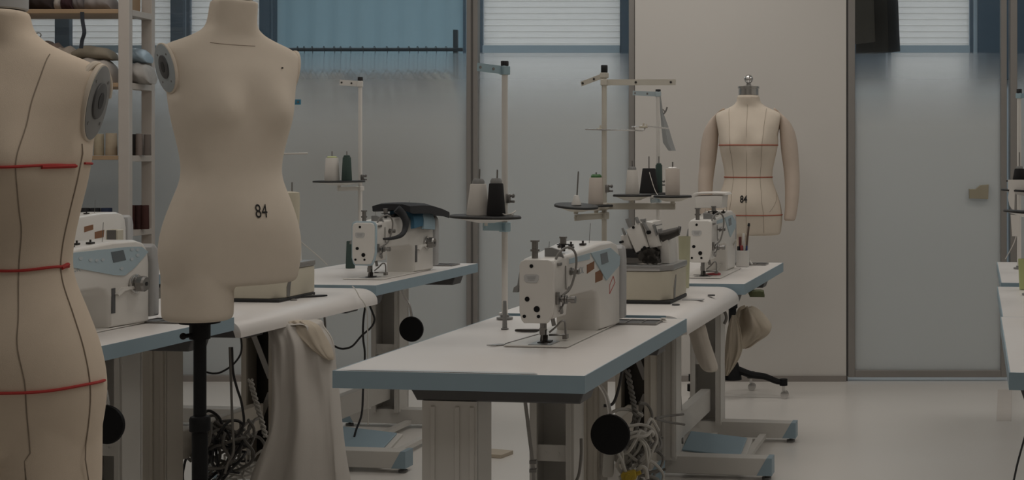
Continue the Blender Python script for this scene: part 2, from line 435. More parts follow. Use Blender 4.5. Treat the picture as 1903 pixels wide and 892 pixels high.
for i, hx in enumerate(hooks):
    X = (hx - CX) * RY / FPX
    pl = ['leftmost on the rail', 'second from the left on the rail', 'third from the left on the rail', 'fourth from the left on the rail', 'fifth from the left on the rail', 'sixth from the left on the rail', 'above the white thread cones', 'eighth from the left on the rail', 'ninth from the left on the rail', 'tenth from the left on the rail', 'sixth from the right on the rail', 'fifth from the right on the rail', 'fourth from the right on the rail', 'third from the right on the rail', 'second from the right on the rail', 'rightmost, beside the rack post'][i]
    garment(i, X, RY, rz, gcols[i], '%s garment hanging behind frosted glass, %s' % (gname[i], pl), 0.75 + 0.25 * random.random(), rz_=R(random.uniform(30, 34)))
# dark coats hanging behind the glass door, on a short high rail
CYD = 9.1
def cx_(px): return (px - CX) * CYD / FPX
crk = thing('coat_rail', 'short dark coat rail seen through the top of the glass door', 'coat rail', (cx_(1620), CYD, 2.5))
MB().cyl((cx_(1560) - cx_(1620), 0, 0), (cx_(1672) - cx_(1620), 0, 0), 0.012).build('rail', NAVY, crk)
for s in (1562, 1670):
    MB().cyl((cx_(s) - cx_(1620), 0, 0.0), (cx_(s) - cx_(1620), 0, ZC - 2.5), 0.008).build('hanger_rod', NAVY, crk)
garment(20, cx_(1597), CYD, 2.5, (0.075, 0.06, 0.045), 'brown coat hanging behind the glass door, at the left', 0.36, R(35), 0.14, 'coats behind the door')
garment(21, cx_(1621), CYD, 2.5, (0.03, 0.026, 0.022), 'dark brown coat hanging behind the glass door, in the middle', 0.42, R(35), 0.14, 'coats behind the door')
garment(22, cx_(1644), CYD, 2.5, (0.02, 0.028, 0.04), 'navy coat hanging behind the glass door, beside the white blind', 0.42, R(35), 0.13, 'coats behind the door')
# ================================================================ sewing tables
def table(name, label, row, zt, L=1.2, W=0.63, rounded=False, near=0.15, far=1.0, legx=-0.37, legf=None, mirror=1, pedy=.22, ky=.54, brace=False, pedal=True, knee=True, pedx=-0.16, ez=0.042, tray=True):
    """local frame: near operator-side corner at the origin, table runs to -x (away from the operator) and +y (away from the camera)"""
    t = thing(name, label, 'table', (row.x, row.y, 0), -row.a, 'sewing tables in rows')
    s = mirror
    def X(x): return x * s
    if rounded:
        pr = [(-W, zt - 0.034), (-W, zt), (-0.075, zt)]
        for k in range(1, 9):
            an = pi / 2 * k / 8
            pr.append((-0.075 + 0.075 * sin(an), zt - 0.05 * (1 - cos(an))))
        pr += [(0.0, zt - 0.062), (-0.02, zt - 0.062), (-0.03, zt - 0.034)]
        pr = [(X(a), z) for a, z in pr]
        MB().prism(pr, 'y', 0.004, L, bev=0.002).build('tabletop', TOPW, t, ang=25)
        b = MB(); b.box((X(-W / 2 - .03), 0.002, zt - 0.0175), (W - 0.08, 0.003, 0.033)); b.build('edge_band', BLUE, t, smooth=False)
    else:
        MB().box((X(-W / 2), L / 2, zt - ez / 2 + 0.0005), (W - 0.006, L - 0.006, ez - 0.002), bev=0.0015).build('tabletop', TOPW, t, smooth=False)
        b = MB()
        b.box((X(-W / 2), 0.0015, zt - ez / 2 - 0.0005), (W, 0.003, ez)); b.box((X(-W / 2), L - 0.0015, zt - ez / 2 - 0.0005), (W, 0.003, ez))
        b.box((X(-0.0015), L / 2, zt - ez / 2 - 0.0005), (0.003, L - 0.006, ez)); b.box((X(-W + 0.0015), L / 2, zt - ez / 2 - 0.0005), (0.003, L - 0.006, ez))
        b.build('edge_band', BLUE, t, smooth=False)
    zu = zt - (0.036 if rounded else ez + 0.0005)
    # brackets under the top
    legf = legx if legf is None else legf
    for yc, lx in ((near, legx), (far, legf)):
        b = MB(); b.prism([(X(lx - 0.11), zu), (X(-.025), zu), (X(-.04), zu - 0.042), (X(lx - 0.085), zu - 0.042)], 'y', yc - 0.055, yc + 0.055, bev=0.004)
        b.build('leg_bracket', DGREY, t, smooth=False)
    ztop = zu - 0.042
    for yc, sg, legx in ((near, 1, legx), (far, -1, legf)):
        cw, cd = 0.14, 0.115
        b = MB()
        yo = yc - sg * cd / 2
        b.box((X(legx), yo + sg * 0.006, (ztop + 0.075) / 2), (cw, 0.012, ztop - 0.075))
        for k in (-1, 1):
            b.box((X(legx) + k * (cw / 2 - 0.007), yc, (ztop + 0.075) / 2), (0.014, cd - 0.0121, ztop - 0.075))
            b.box((X(legx) + k * (cw / 2 - 0.016), yc + sg * (cd / 2 - 0.006), (ztop + 0.075) / 2), (0.016, 0.012, ztop - 0.075))
        for k in (-0.3, 0.15, 0.42):  # pressed ribs on the outer face
            b.box((X(legx) + k * cw, yo - sg * 0.0015, (ztop + 0.075) / 2), (0.012, 0.006, ztop - 0.10), bev=0.002)
        leg = b.build('leg', LEGB if brace else LEGW, t, smooth=False)
        if not brace:
            for zz in (0.37,):
                c = MB(); c.box((X(legx), yc + sg * (cd / 2 - 0.012), zz), (cw - 0.046, 0.004, 0.05))
                for q in (-0.02, 0.02): c.cyl((X(legx) + q, yc + sg * (cd / 2 - 0.011), zz), (X(legx) + q, yc + sg * (cd / 2 - 0.007), zz), 0.004, seg=8)
                c.build('cross_plate', LEGW, leg, smooth=False)
        else:
            for (za, zb, k) in ((0.12, 0.36, 1), (0.42, 0.66, -1)):
                ln = sqrt(0.10 ** 2 + (zb - za) ** 2)
                c = MB(); c.box((X(legx), yc + sg * (cd / 2 - 0.006), (za + zb) / 2), (0.022, 0.003, ln), rot=(0, k * atan2(0.10, zb - za), 0))
                c.build('diagonal_strap', STEEL, leg, smooth=False)
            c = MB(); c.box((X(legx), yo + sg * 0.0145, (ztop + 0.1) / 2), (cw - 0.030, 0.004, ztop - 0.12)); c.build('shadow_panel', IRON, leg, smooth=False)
        # foot
        xa, xb = legx - 0.22, 0.10
        if s < 0: xb = -0.2
        if rounded: xb = legx + 0.10
        b = MB(); b.box((X((xa + xb) / 2), yc, 0.054), (xb - xa, 0.075, 0.068), bev=0.003)
        ft = b.build('foot', LEGW, t, smooth=False)
        for xe, d in ((xb, 1), (xa, -1)):
            b = MB(); b.prism([(X(xe - d * 0.055), 0.020), (X(xe - d * 0.015), 0.0892), (X(xe + d * 0.006), 0.0892), (X(xe + d * 0.006), 0.020)], 'y', yc - 0.039, yc + 0.039)
            b.build('end_cap', BLUE, ft, smooth=False)
            b = MB(); b.cyl((X(xe - d * 0.02), yc, 0), (X(xe - d * 0.02), yc, 0.008), 0.019); b.cyl((X(xe - d * 0.02), yc, 0.008), (X(xe - d * 0.02), yc, 0.0205), 0.006)
            b.build('levelling_pad', GREYP, ft)
    # long rail
    b = MB(); b.box((X(legx), (near + far) / 2, 0.27 if rounded else 0.185), (0.045, far - near - 0.09, 0.10), bev=0.004)
    b.build('long_rail', LEGB if brace else LEGW, t, smooth=False)
    if pedal:
        yp = pedy
        b = MB(); b.box((X(pedx), yp, 0.086), (0.28, 0.20, 0.014), rot=(R(15), R(5 * s), 0), bev=0.003)
        b.box((X(pedx - 0.10), (near + far) / 2, 0.030), (0.03, far - near - 0.076, 0.018)); b.box((X(pedx + 0.12), (near + far) / 2, 0.030), (0.03, far - near - 0.076, 0.018))
        b.build('pedal_tray', LEGW, t, smooth=False)
        b = MB(); b.box((X(pedx), yp, 0.0975), (0.24, 0.17, 0.008), rot=(R(15), R(5 * s), 0), bev=0.003); b.build('pedal', BLUE, t, smooth=False)
        b = MB(); b.tube([(X(pedx - 0.13), yp - 0.02, 0.07), (X(pedx - 0.15), yp, 0.4), (X(pedx - 0.17), yp, zu - 0.02)], 0.005, seg=8)
        b.cyl((X(pedx - 0.13), yp - 0.035, 0.08), (X(pedx - 0.13), yp, 0.08), 0.009, seg=10)
        b.build('pedal_rod', STEEL, t)
    if knee:
        b = MB(); b.tube([(X(-0.13), ky, zu - 0.012), (X(-0.12), ky, zu - 0.05), (X(-0.09), ky, zu - 0.10), (X(-0.075), ky - 0.004, zu - 0.17)], 0.006, seg=8)
        b.box((X(-0.13), ky, zu - 0.015), (0.05, 0.03, 0.028), bev=0.003)
        b.build('knee_lifter_arm', CHROME, t)
        b = MB(); b.lathe([(0, -0.010), (0.04, -0.010), (0.053, -0.004), (0.056, 0.003), (0.054, 0.010), (0.03, 0.012), (0, 0.012)], (X(-0.075), ky - 0.012, zu - 0.200), rot=(R(90), 0, 0), seg=40)
        b.build('knee_pad', PADB, t)
    # motor box hung under the top
    b = MB(); b.box((X(-0.30), 0.72, zu - 0.026), (0.20, 0.20, 0.05), bev=0.01); b.build('control_box', DGREY, t, smooth=False)
    if tray:
        yc = L - 0.14
        b = MB(); b.box((X(-0.135), yc, zt + 0.0012), (0.15, 0.10, 0.0024)); b.build('parts_tray', DGREY, t, smooth=False)
        b = MB()
        for q in (-0.025, 0.025): b.box((X(-0.135) + q, yc, zt + 0.0035), (0.003, 0.098, 0.003))
        for q in (-0.05, 0.05): b.box((X(-0.135), yc + q, zt + 0.003), (0.155, 0.004, 0.005))
        for q in (-0.076, 0.076): b.box((X(-0.135) + q, yc, zt + 0.003), (0.004, 0.100, 0.005))
        b.build('tray_rim', STEEL, t, smooth=False)
    return t
R1 = Row(-.462, 3.364, A); R2 = Row(-.300, 4.575, A); R3 = Row(-.140, 5.60, A)
LA = Row(-1.925, 3.40, A); LB = Row(-1.750, 4.61, A); LC = Row(-1.620, 5.70, A)
LD = Row(-2.78, 5.75, A); Q1 = Row(.55, 3.42, A); Q2 = Row(.722, 4.62, A); Q3 = Row(.90, 5.80, A)
T1 = table('sewing_table', 'long white sewing table with pale blue edge in the front middle', R1, .76)
table('sewing_table', 'white sewing table with rounded front edge under the cream overlocker at right', R2, .766, L=1.02, rounded=True, near=.17, far=.92, legx=-.39, brace=True, knee=False, pedal=False, tray=False)
T3 = table('sewing_table', 'blue-edged sewing table nearest the beige dress form with arms', R3, .776, L=1.14, near=.05, far=.80, legx=-.345, legf=-.30, knee=False)
table('sewing_table', 'blue-edged sewing table at left behind the two large dress forms', LA, .76, L=1.2, far=1.05, legx=-.33, ky=.65)
table('sewing_table', 'white sewing table with rounded edge and sack hanging from it', LB, .752, L=1.07, rounded=True, near=.17, far=.92, legx=-.40, brace=True, knee=False, pedal=False, tray=False)
table('sewing_table', 'blue-edged sewing table against the frosted glass, machine draped in black', LC, .762, L=1.18, near=.08, ky=.56)
table('sewing_table', 'sewing table far left, its end showing beside the pale dress form', LD, .762, L=1.10, knee=False)
table('sewing_table', 'sewing table cut off at the right edge, nearest the camera', Q1, .76, mirror=-1, knee=False, pedal=False, tray=False)
table('sewing_table', 'middle sewing table of the row at the right edge', Q2, .752, L=1.15, mirror=-1, knee=False, pedal=False, tray=False)
table('sewing_table', 'farthest sewing table of the row at the right edge, by the door', Q3, .764, L=1.15, mirror=-1, knee=False, pedal=False, tray=False)
# pale blue strip along the near edge of the front table's surface
MB().prism([(-0.612, 0.006), (-0.118, 0.006), (-0.132, 0.026), (-0.47, 0.026), (-0.56, 0.018)], 'z', .7605, .7612).build('edge_film', mat('pale_blue_film', (0.60, 0.62, 0.63), 0.3), T1, smooth=False)

# ================================================================ lockstitch machines
FL = [.113]
def side(y): return 0.047 + (y + .045) * FL[0]
def machine(label, row, x, y, zt, blue_rim=False, panel='short', dial=False, lever=False, stickers=False, warn=False, flare_=.113):
    FL[0] = flare_
    t = thing('sewing_machine', label, 'sewing machine', row.w(x, y, zt), -row.a, 'lockstitch machines')
    # head, arm and column in one profile
    pr = [(-0.045, 0.075), (-0.045, 0.215), (-0.036, 0.232), (-0.02, 0.238), (0.10, 0.246), (0.30, 0.262), (0.40, 0.262), (0.435, 0.252), (0.455, 0.228), (0.462, 0.19), (0.462, 0.004), (0.288, 0.004), (0.284, 0.095), (0.268, 0.118), (0.24, 0.126), (0.075, 0.126), (0.058, 0.118), (0.05, 0.10), (0.045, 0.075)]
    def flare(v): return (v.x * (side(v.y) / 0.052) if v.x > 0 else v.x * 0.96, v.y, v.z)
    b = MB(); b.prism(pr, 'x', -0.05, 0.052, bev=0.009, seg=3, fn=flare); b.build('machine_body', WHITE, t, ang=40)
    b = MB(); b.prism([(0.463, 0.02), (0.463, 0.235), (0.475, 0.246), (0.492, 0.232), (0.500, 0.2), (0.497, 0.02)], 'x', -0.04, side(.47) + (.012 if flare_ > .1 else .0), bev=0.012, seg=3)
    b.build('motor_cover', LGREY, t)
    b = MB(); b.box((0.0, 0.20, 0.0022), (0.178, 0.53, 0.004), bev=0.0015); b.build('bed_plate', WHITE, t, smooth=False)
    # face plate
    fp = [(-0.047, 0.222), (-0.042, 0.233), (-0.030, 0.238), (0.034, 0.238), (0.046, 0.233), (0.051, 0.222), (0.051, 0.115), (0.046, 0.090), (0.036, 0.068), (0.030, 0.064), (-0.034, 0.064), (-0.041, 0.072), (-0.047, 0.095)]
    if blue_rim:
        b = MB(); b.prism([(a * 1.12, 0.151 + (z - 0.151) * 1.07) for a, z in fp], 'y', -0.058, -0.046, bev=0.003); b.build('face_rim', BLUEP, t)
    b = MB(); b.prism(fp, 'y', -0.064 if blue_rim else -0.059, -0.046, bev=0.004, seg=3); fpo = b.build('face_plate', WHITE, t)
    yf = -0.0648 if blue_rim else -0.0598
    for hx, hz, hr in ((-0.012, 0.220, 0.0052), (-0.024, 0.130, 0.0068), (0.003, 0.103, 0.0085), (-0.032, 0.083, 0.0048), (0.008, 0.083, 0.0048)):
        b = MB(); b.cyl((hx, yf - 0.0004, hz), (hx, yf + 0.002, hz), hr, seg=16); b.build('screw_hole', PADB, fpo)
    b = MB(); b.prism([(-0.033, 0.1935), (-0.028, 0.197), (0.004, 0.197), (0.009, 0.1935), (0.008, 0.182), (0.002, 0.175), (-0.026, 0.175), (-0.032, 0.182)], 'y', yf - 0.0006, yf + 0.001)
    b.build('badge', mat('badge_outline', (0.55, 0.55, 0.545), 0.35), fpo, smooth=False)
    b = MB()
    for k in range(3): b.box((-0.012, yf - 0.0009, 0.191 - k * 0.0045), (0.026 - 0.004 * k, 0.0008, 0.0022))
    b.build('badge_lettering', LGREY, fpo, smooth=False)
    # presser bar, needle bar and foot
    b = MB(); b.cyl((-0.017, -0.012, 0.232), (-0.017, -0.012, 0.285), 0.0085); b.cyl((-0.017, -0.012, 0.257), (-0.017, -0.012, 0.263), 0.0125); b.cyl((-0.017, -0.012, 0.283), (-0.017, -0.012, 0.288), 0.0125)
    b.build('presser_screw', STEEL, t)
    b = MB(); b.cyl((0, 0, 0.03), (0, 0, 0.09), 0.0062); b.cyl((0, 0, 0.002), (0, 0, 0.03), 0.0018, seg=8); b.cyl((0, 0, 0.026), (0, 0, 0.045), 0.0078)
    b.cyl((0.002, 0.018, 0.02), (0.002, 0.018, 0.09), 0.005); b.cyl((0.03, 0.012, 0.05), (0.022, 0.012, 0.09), 0.006)
    b.build('needle_bar', STEEL, t)
    b = MB(); b.box((0.002, 0.012, 0.020), (0.010, 0.010, 0.036), bev=0.002); b.prism([(-0.022, 0.008), (0.004, 0.008), (0.010, 0.024), (0.016, 0.024), (0.012, 0.004), (-0.018, 0.004)], 'x', -0.008, 0.012, bev=0.0008)
    b.box((0.012, 0.010, 0.0075), (0.022, 0.03, 0.003)); b.build('presser_foot', IRON, t)
    b = MB(); b.tube([(0.014, 0.02, 0.03), (0.03, 0.03, 0.045), (0.045, 0.03, 0.06), (0.05, 0.05, 0.055), (0.05, 0.055, 0.02)], 0.0028, seg=8); b.box((0.05, 0.055, 0.015), (0.012, 0.02, 0.012)); b.tube([(0.01, 0.03, 0.022), (0.03, 0.035, 0.022), (0.05, 0.055, 0.02)], 0.003, seg=6)
    b.build('finger_guard', STEEL, t)
    b = MB(); b.box((0.008, -0.008, 0.0048), (0.065, 0.085, 0.0016), bev=0.0006); b.build('throat_plate', PLATE, t, smooth=False)
    # lifter lever at the back of the head
    b = MB(); b.prism([(-0.062, 0.165), (-0.056, 0.20), (-0.050, 0.205), (-0.048, 0.175), (-0.056, 0.165), (-0.06, 0.145), (-0.075, 0.145), (-0.072, 0.158)], 'y', -0.03, -0.012, bev=0.001); b.build('presser_lever', GREYP, t, smooth=False)
    # tension units on operator side
    b = MB()
    for (yy, zz, rr, ln) in ((-0.01, 0.125, 0.013, 0.035), (0.07, 0.196, 0.011, 0.026)):
        b.cyl((0.05, yy, zz), (0.05 + ln * 0.35, yy, zz), rr * 0.55); b.cyl((0.05 + ln * 0.35, yy, zz), (0.05 + ln * 0.5, yy, zz), rr); b.cyl((0.05 + ln * 0.58, yy, zz), (0.05 + ln * 0.68, yy, zz), rr * .9); b.cyl((0.05 + ln * 0.68, yy, zz), (0.05 + ln, yy, zz), rr * 0.5); b.cyl((0.05 + ln, yy, zz), (0.05 + ln * 1.35, yy, zz), rr * 0.75)
    b.box((0.053, -0.03, 0.13), (0.008, 0.012, 0.035), bev=0.001); b.box((0.055, 0.0, 0.095), (0.006, 0.01, 0.02), rot=(0.4, 0, 0)); b.box((0.053, -0.01, 0.222), (0.006, 0.03, 0.008), bev=0.001)
    b.tube([(0.054, -0.02, 0.092), (0.06, -0.01, 0.105), (0.062, 0.0, 0.12)], 0.0025, seg=6)
    b.build('tension_unit', STEEL, t)
    b = MB(); b.tube([(0.044, -0.02, 0.236), (0.050, 0.0, 0.255), (0.064, 0.03, 0.266), (0.079, 0.05, 0.25), (0.081, 0.052, 0.21), (0.072, 0.03, 0.155), (0.058, -0.01, 0.134)], 0.0034, seg=8)
    b.build('thread_tube', CABLEG, t)
    b = MB(); b.tube([(0.058, 0.03, 0.215), (0.0585, 0.03, 0.16), (0.0585, 0.045, 0.148), (0.0585, 0.06, 0.155)], 0.0016, seg=6); b.build('take_up_guard', STEEL, t)
    # top fittings
    b = MB(); b.prism([(0.0, 0.238), (0.055, 0.238), (0.045, 0.258), (0.02, 0.266), (0.0, 0.264)], 'y', 0.02, 0.03, bev=0.002); b.build('thread_post', GREYP, t, smooth=False)
    b = MB(); b.cyl((0.03, 0.10, 0.25), (0.03, 0.10, 0.268), 0.006); b.cyl((0.03, 0.10, 0.268), (0.03, 0.10, 0.2705), 0.018); b.build('winder_base', BLACK, t)
    b = MB(); b.cyl((0.03, 0.10, 0.271), (0.03, 0.10, 0.287), 0.009); b.cyl((0.03, 0.10, 0.287), (0.03, 0.10, 0.292), 0.011); b.build('bobbin_winder', STEEL, t)
    for (xx, yy, w_) in ((0.03, 0.18, 0.014), (0.015, 0.23, 0.012), (0.045, 0.25, 0.016), (-0.01, 0.2, 0.01)):
        z_ = 0.246 + (yy - .1) * .08
        b = MB(); b.box((xx, yy, z_ + 0.003), (w_, w_ * 1.4, 0.006), bev=0.001); b.cyl((xx, yy, z_ + .004), (xx, yy, z_ + 0.013), 0.003, seg=8); b.build('top_fitting', IRON, t, smooth=False)
    b = MB(); b.tube([(0.0, 0.06, 0.243), (0.002, 0.06, 0.28)], 0.0009, seg=5, n=1); b.build('guide_wire', STEEL, t)
    b = MB(); b.tube([(0.05, 0.30, 0.258), (0.054, 0.30, 0.32)], 0.0009, seg=5, n=1); b.build('guide_wire', STEEL, t)
    # control panel wrapped on the operator side
    def sk(q, off):  # (y,z) polygon on the flared side wall
        return q
    def onside(off0, off1):
        def f(v): return (side(v.y) + (off0 if v.x < 0.5 else off1) - max(0, v.z - 0.243) * 1.2, v.y, v.z)
        return f
    if panel == 'short': q = [(0.215, 0.238), (0.37, 0.243), (0.450, 0.212), (0.445, 0.185), (0.338, 0.148)]; scr = (0.315, 0.214)
    elif panel == 'long': q = [(0.0, 0.228), (0.12, 0.240), (0.36, 0.243), (0.42, 0.240), (0.45, 0.222), (0.39, 0.178), (0.345, 0.157), (0.30, 0.162), (0.12, 0.200), (0.0, 0.205)]; scr = (0.315, 0.216)
    else: q = None
    if q:
        b = MB(); b.prism(q, 'x', 0, 1, fn=onside(-0.004, 0.004)); po = b.build('control_panel', BLUEP, t, smooth=False)
        y0, z0 = scr
        b = MB(); b.prism([(y0 - 0.03, z0 + 0.016), (y0 + 0.022, z0 + 0.019), (y0 + 0.034, z0 - 0.012), (y0 - 0.02, z0 - 0.016)], 'x', 0, 1, fn=onside(0.003, 0.0052)); b.build('panel_screen', SCREEN, po, smooth=False)
        if panel == 'long':
            for (yy, zz) in ((0.16, 0.222), (0.20, 0.215), (0.225, 0.212), (0.25, 0.212), (0.375, 0.235), (0.40, 0.232), (0.375, 0.205), (0.40, 0.215), (0.33, 0.18)):
                b = MB(); b.prism([(yy + 0.008 * cos(k * pi / 4), zz + 0.005 * sin(k * pi / 4)) for k in range(8)], 'x', 0, 1, fn=onside(0.003, 0.0055))
                b.build('panel_button', mat('button_grey', (0.50, 0.56, 0.60), 0.4), po, smooth=False)
    if panel == 'short':
        b = MB(); b.prism([(0.06, 0.232), (0.21, 0.238), (0.21, 0.220), (0.06, 0.218)], 'x', 0, 1, fn=onside(-0.002, 0.0015)); b.build('blue_stripe', BLUEP, t, smooth=False)
    if stickers:
        for q2 in ([(0.19, 0.205), (0.245, 0.212), (0.245, 0.19), (0.19, 0.18)], [(0.255, 0.178), (0.315, 0.185), (0.31, 0.152), (0.255, 0.148)]):
            b = MB(); b.prism(q2, 'x', 0, 1, fn=onside(-0.001, 0.0012)); b.build('orange_sticker', ORANGE, t, smooth=False)
    if warn:
        for qa, qb in (((0.37, 0.13), (0.40, 0.155)), ((0.40, 0.155), (0.415, 0.135)), ((0.415, 0.135), (0.37, 0.105)), ((0.37, 0.105), (0.37, 0.13))):
            d = Vector((qb[0] - qa[0], qb[1] - qa[1])); n = Vector((-d.y, d.x)).normalized() * 0.0012
            b = MB(); b.prism([(qa[0] - n.x, qa[1] - n.y), (qb[0] - n.x, qb[1] - n.y), (qb[0] + n.x, qb[1] + n.y), (qa[0] + n.x, qa[1] + n.y)], 'x', 0, 1, fn=onside(0, 0.001)); b.build('warning_outline', REDLINE, t, smooth=False)
    # side lettering, mostly worn away
    if panel:
        text_mesh('JACK', 0.026, 'side_lettering', mat('grey_print', (0.40, 0.43, 0.46), 0.6), t, lambda u, v: (side(0.135 + u) + 0.0012, 0.135 + u, 0.192 + v * 1.0), sx=1.0, cuts=0)
    if dial:
        yy, zz = 0.395, 0.128; xs_ = side(yy)
        b = MB(); b.cyl((xs_ - 0.002, yy, zz), (xs_ + 0.008, yy, zz), 0.030, seg=28, bev=0.003); b.build('dial_rim', CHROME, t)
        b = MB(); b.lathe([(0.020 + 0.0, 0), (0.024, 0.006), (0.024, 0.024), (0.020, 0.030), (0.0, 0.030)], (xs_ + 0.008, yy, zz), rot=(0, R(90), 0), seg=14); d = b.build('stitch_dial', STEEL, t, ang=20)
        b = MB(); b.cyl((xs_ + 0.0375, yy, zz), (xs_ + 0.0395, yy, zz), 0.006, seg=12); b.build('dial_centre', BLACK, d)
    if lever:
        b = MB(); b.box((side(0.30) + 0.0, 0.30, 0.085), (0.004, 0.016, 0.075)); b.build('lever_slot', DGREY, t, smooth=False)
        b = MB(); b.prism([(0.305, 0.105), (0.33, 0.121), (0.405, 0.125), (0.405, 0.117), (0.335, 0.112), (0.31, 0.098)], 'x', 0, 1, fn=onside(0.0, 0.012)); b.build('reverse_lever', WHITE, t, smooth=False)
    return t
m1x, m1y = R1.loc(-.657, 3.926)
machine('white sewing machine with orange stickers on the front middle table', R1, m1x, m1y, .7607, stickers=True, warn=True)
v = P(1305, 516, 5.92); m3x, m3y = R3.loc(v.x, v.y)
machine('white sewing machine beside the pen cup on the far right table', R3, m3x, m3y, .7767, panel='short', flare_=.03)
v = P(686, 508, 6.02); mcx, mcy = LC.loc(v.x, v.y)
machine('white sewing machine with blue-rimmed face, black cloth draped over it', LC, mcx, mcy, .7627, blue_rim=True, panel=None, dial=True, lever=True)
machine('white sewing machine with blue panel and chrome dial behind the left dress form', LA, -0.28, 0.55, .7607, panel='long', dial=True, lever=True)
machine('white sewing machine farthest left, partly hidden behind another machine', LD, -0.44, 0.30, .7627, panel=None, stickers=True)
# ================================================================ thread cones and stands
def cone(label, x, y, z, h, r0, r1, m, tip=None, tiph=0.014, tipr=None, group='thread cones on the stands', plate=None):
    t = thing('thread_cone', label, 'thread cone', (x, y, z), 0, group)
    b = MB(); b.lathe([(0.0045, 0.0), (r0 * 0.97, 0.0), (r0, 0.004), (r1, h - 0.003), (r1 * 0.93, h), (0.0045, h)], seg=28); b.build('wound_thread', m, t)
    if tip:
        tr = tipr or r1 * 0.8
        b = MB(); b.lathe([(0.0045, h + 0.0002), (tr, h + 0.0002), (tr, h + tiph * 0.5), (tr * 0.75, h + tiph), (0.0045, h + tiph)], seg=24); b.build('spool_tip', tip, t)
    return t
def stand(label, x, y, zt, ztop, m, arms=(), trays=(), bars=(), armmat=None, rodm=None, rods=(), screws=(), name='thread_stand'):
    """arms: (dx,dy,z,dz,h) from the pole; trays: (dx,dy,z,r,tilt_x,tilt_y,pins[(dx,dy,len)]); bars: bracket from pole to tray"""
    t = thing(name, label, 'thread stand', (x, y, zt), 0, 'thread stands')
    H = ztop - zt
    b = MB(); b.cyl((0, 0, 0.004), (0, 0, H - 0.022), 0.0095, seg=18); b.build('pole', m, t)
    b = MB(); b.cyl((0, 0, 0.0002), (0, 0, 0.006), 0.026); b.cyl((0, 0, 0.006), (0, 0, 0.014), 0.014); b.build('base_nut', GREYP, t)
    b = MB(); b.cyl((0, 0, H - 0.028), (0, 0, H), 0.0125, bev=0.002); b.build('pole_cap', BLACK, t)
    for (dx, dy, z, dz, h) in arms:
        L = sqrt(dx * dx + dy * dy); an = atan2(dy, dx)
        b = MB(); b.box((L / 2, 0, -dz / 2 if False else dz / 2), (L + 0.01, 0.003, h), rot=(0, -atan2(dz, L), 0)); b.box((0, 0, 0), (0.026, 0.026, h * 1.1), bev=0.003)
        a = b.build('guide_arm', armmat or m, t, smooth=False, loc=(0, 0, z - zt), rot=(0, 0, an))
        for f in (0.45, 0.95):
            b = MB(); b.cyl((L * f, -0.003, dz * f), (L * f, 0.003, dz * f), 0.0045, seg=12); b.build('thread_eyelet', IRON if armmat is None else STEEL, a)
    for (dx, dy, z, dz, h) in bars:
        L = sqrt(dx * dx + dy * dy); an = atan2(dy, dx)
        b = MB(); b.box((L / 2, 0, dz / 2), (L + 0.02, 0.004, h), rot=(0, -atan2(dz, L), 0)); b.box((L / 2, 0.006, dz / 2 + h / 2), (L + 0.02, 0.014, 0.002), rot=(0, -atan2(dz, L), 0)); b.box((0, 0, 0), (0.028, 0.028, h * 1.2), bev=0.003)
        b.cyl((L, -0.006, dz), (L, 0.004, dz), 0.006, seg=10)
        b.build('tray_bracket', armmat or m, t, smooth=False, loc=(0, 0, z - zt), rot=(0, 0, an))
    for (dx, dy, z, r, tx, ty, pins) in trays:
        b = MB(); b.lathe([(0.012, -0.016), (0.03, -0.016), (r * 0.9, -0.003), (r, 0.0), (r, 0.003), (0.0, 0.001)], seg=40)
        b.cyl((0, 0, -0.026), (0, 0, -0.012), 0.008, seg=12)
        tr = b.build('spool_tray', m, t, loc=(dx, dy, z - zt), rot=(tx, ty, 0))
        b = MB(); b.lathe([(r - 0.004, 0.0032), (r - 0.002, -0.002), (r + 0.003, -0.002), (r + 0.0035, 0.003), (r + 0.001, 0.006), (r - 0.004, 0.006)], seg=40)
        b.build('rubber_rim', BLACKR, tr)
        for (pa, pb, pl) in pins:
            b = MB(); b.cyl((pa, pb, 0.0035), (pa, pb, pl), 0.0026, seg=8); b.build('spool_pin', STEEL, tr)
    for pts, r in rods:
        b = MB(); b.tube([Vector(p) - Vector((x, y, zt)) for p in pts], r, seg=7); b.build('guide_rod', rodm or STEEL, t)
    for z in screws:
        b = MB(); b.box((0.012, -0.004, z - zt), (0.014, 0.016, 0.03), bev=0.003); b.cyl((0.01, 0, z - zt + 0.008), (0.032, -0.006, z - zt + 0.008), 0.004, seg=8); b.cyl((0.01, 0, z - zt - 0.010), (0.032, -0.006, z - zt - 0.010), 0.004, seg=8); b.cyl((0.026, -.005, z - zt + 0.008), (0.03, -0.006, z - zt + 0.008), 0.007, seg=8)
        b.build('clamp_screw', STEEL, t)
    return t
def off(px, py, Y, base):
    v = P(px, py, Y); return v.x - base[0], v.y - base[1], v.z
# S1: front table
bx1 = (-.8775, 4.53)
dx, dy, zt_ = off(902, 404, 4.44, bx1)
c1 = off(889, 399, 4.45, bx1); c2 = off(922, 398, 4.43, bx1)
stand('white thread stand of the front table with one white and one black cone', bx1[0], bx1[1], .761, 1.583, WHITE,
      arms=[(-0.068, -0.07, 1.553, 0.006, 0.026)], armmat=mat('pale_blue_paint', (0.36, 0.50, 0.56), 0.4),
      trays=[(dx, dy, zt_, .107, 0, R(1.5), [(c1[0] - dx, c1[1] - dy, 0.150), (c2[0] - dx, c2[1] - dy, 0.150)])],
      bars=[(dx, dy, zt_ - 0.034, 0.006, 0.026)], screws=[1.145])
cone('white thread cone on the front table stand beside a black cone', bx1[0] + c1[0], bx1[1] + c1[1], zt_ + 0.0065, .098, .037, .025, WHTHREAD, GREYP, 0.016, 0.019)
cone('black thread cone on the front table stand beside a white cone', bx1[0] + c2[0], bx1[1] + c2[1], zt_ + 0.0065, .100, .029, .022, BLKTHREAD, GREYP, 0.016, 0.018)
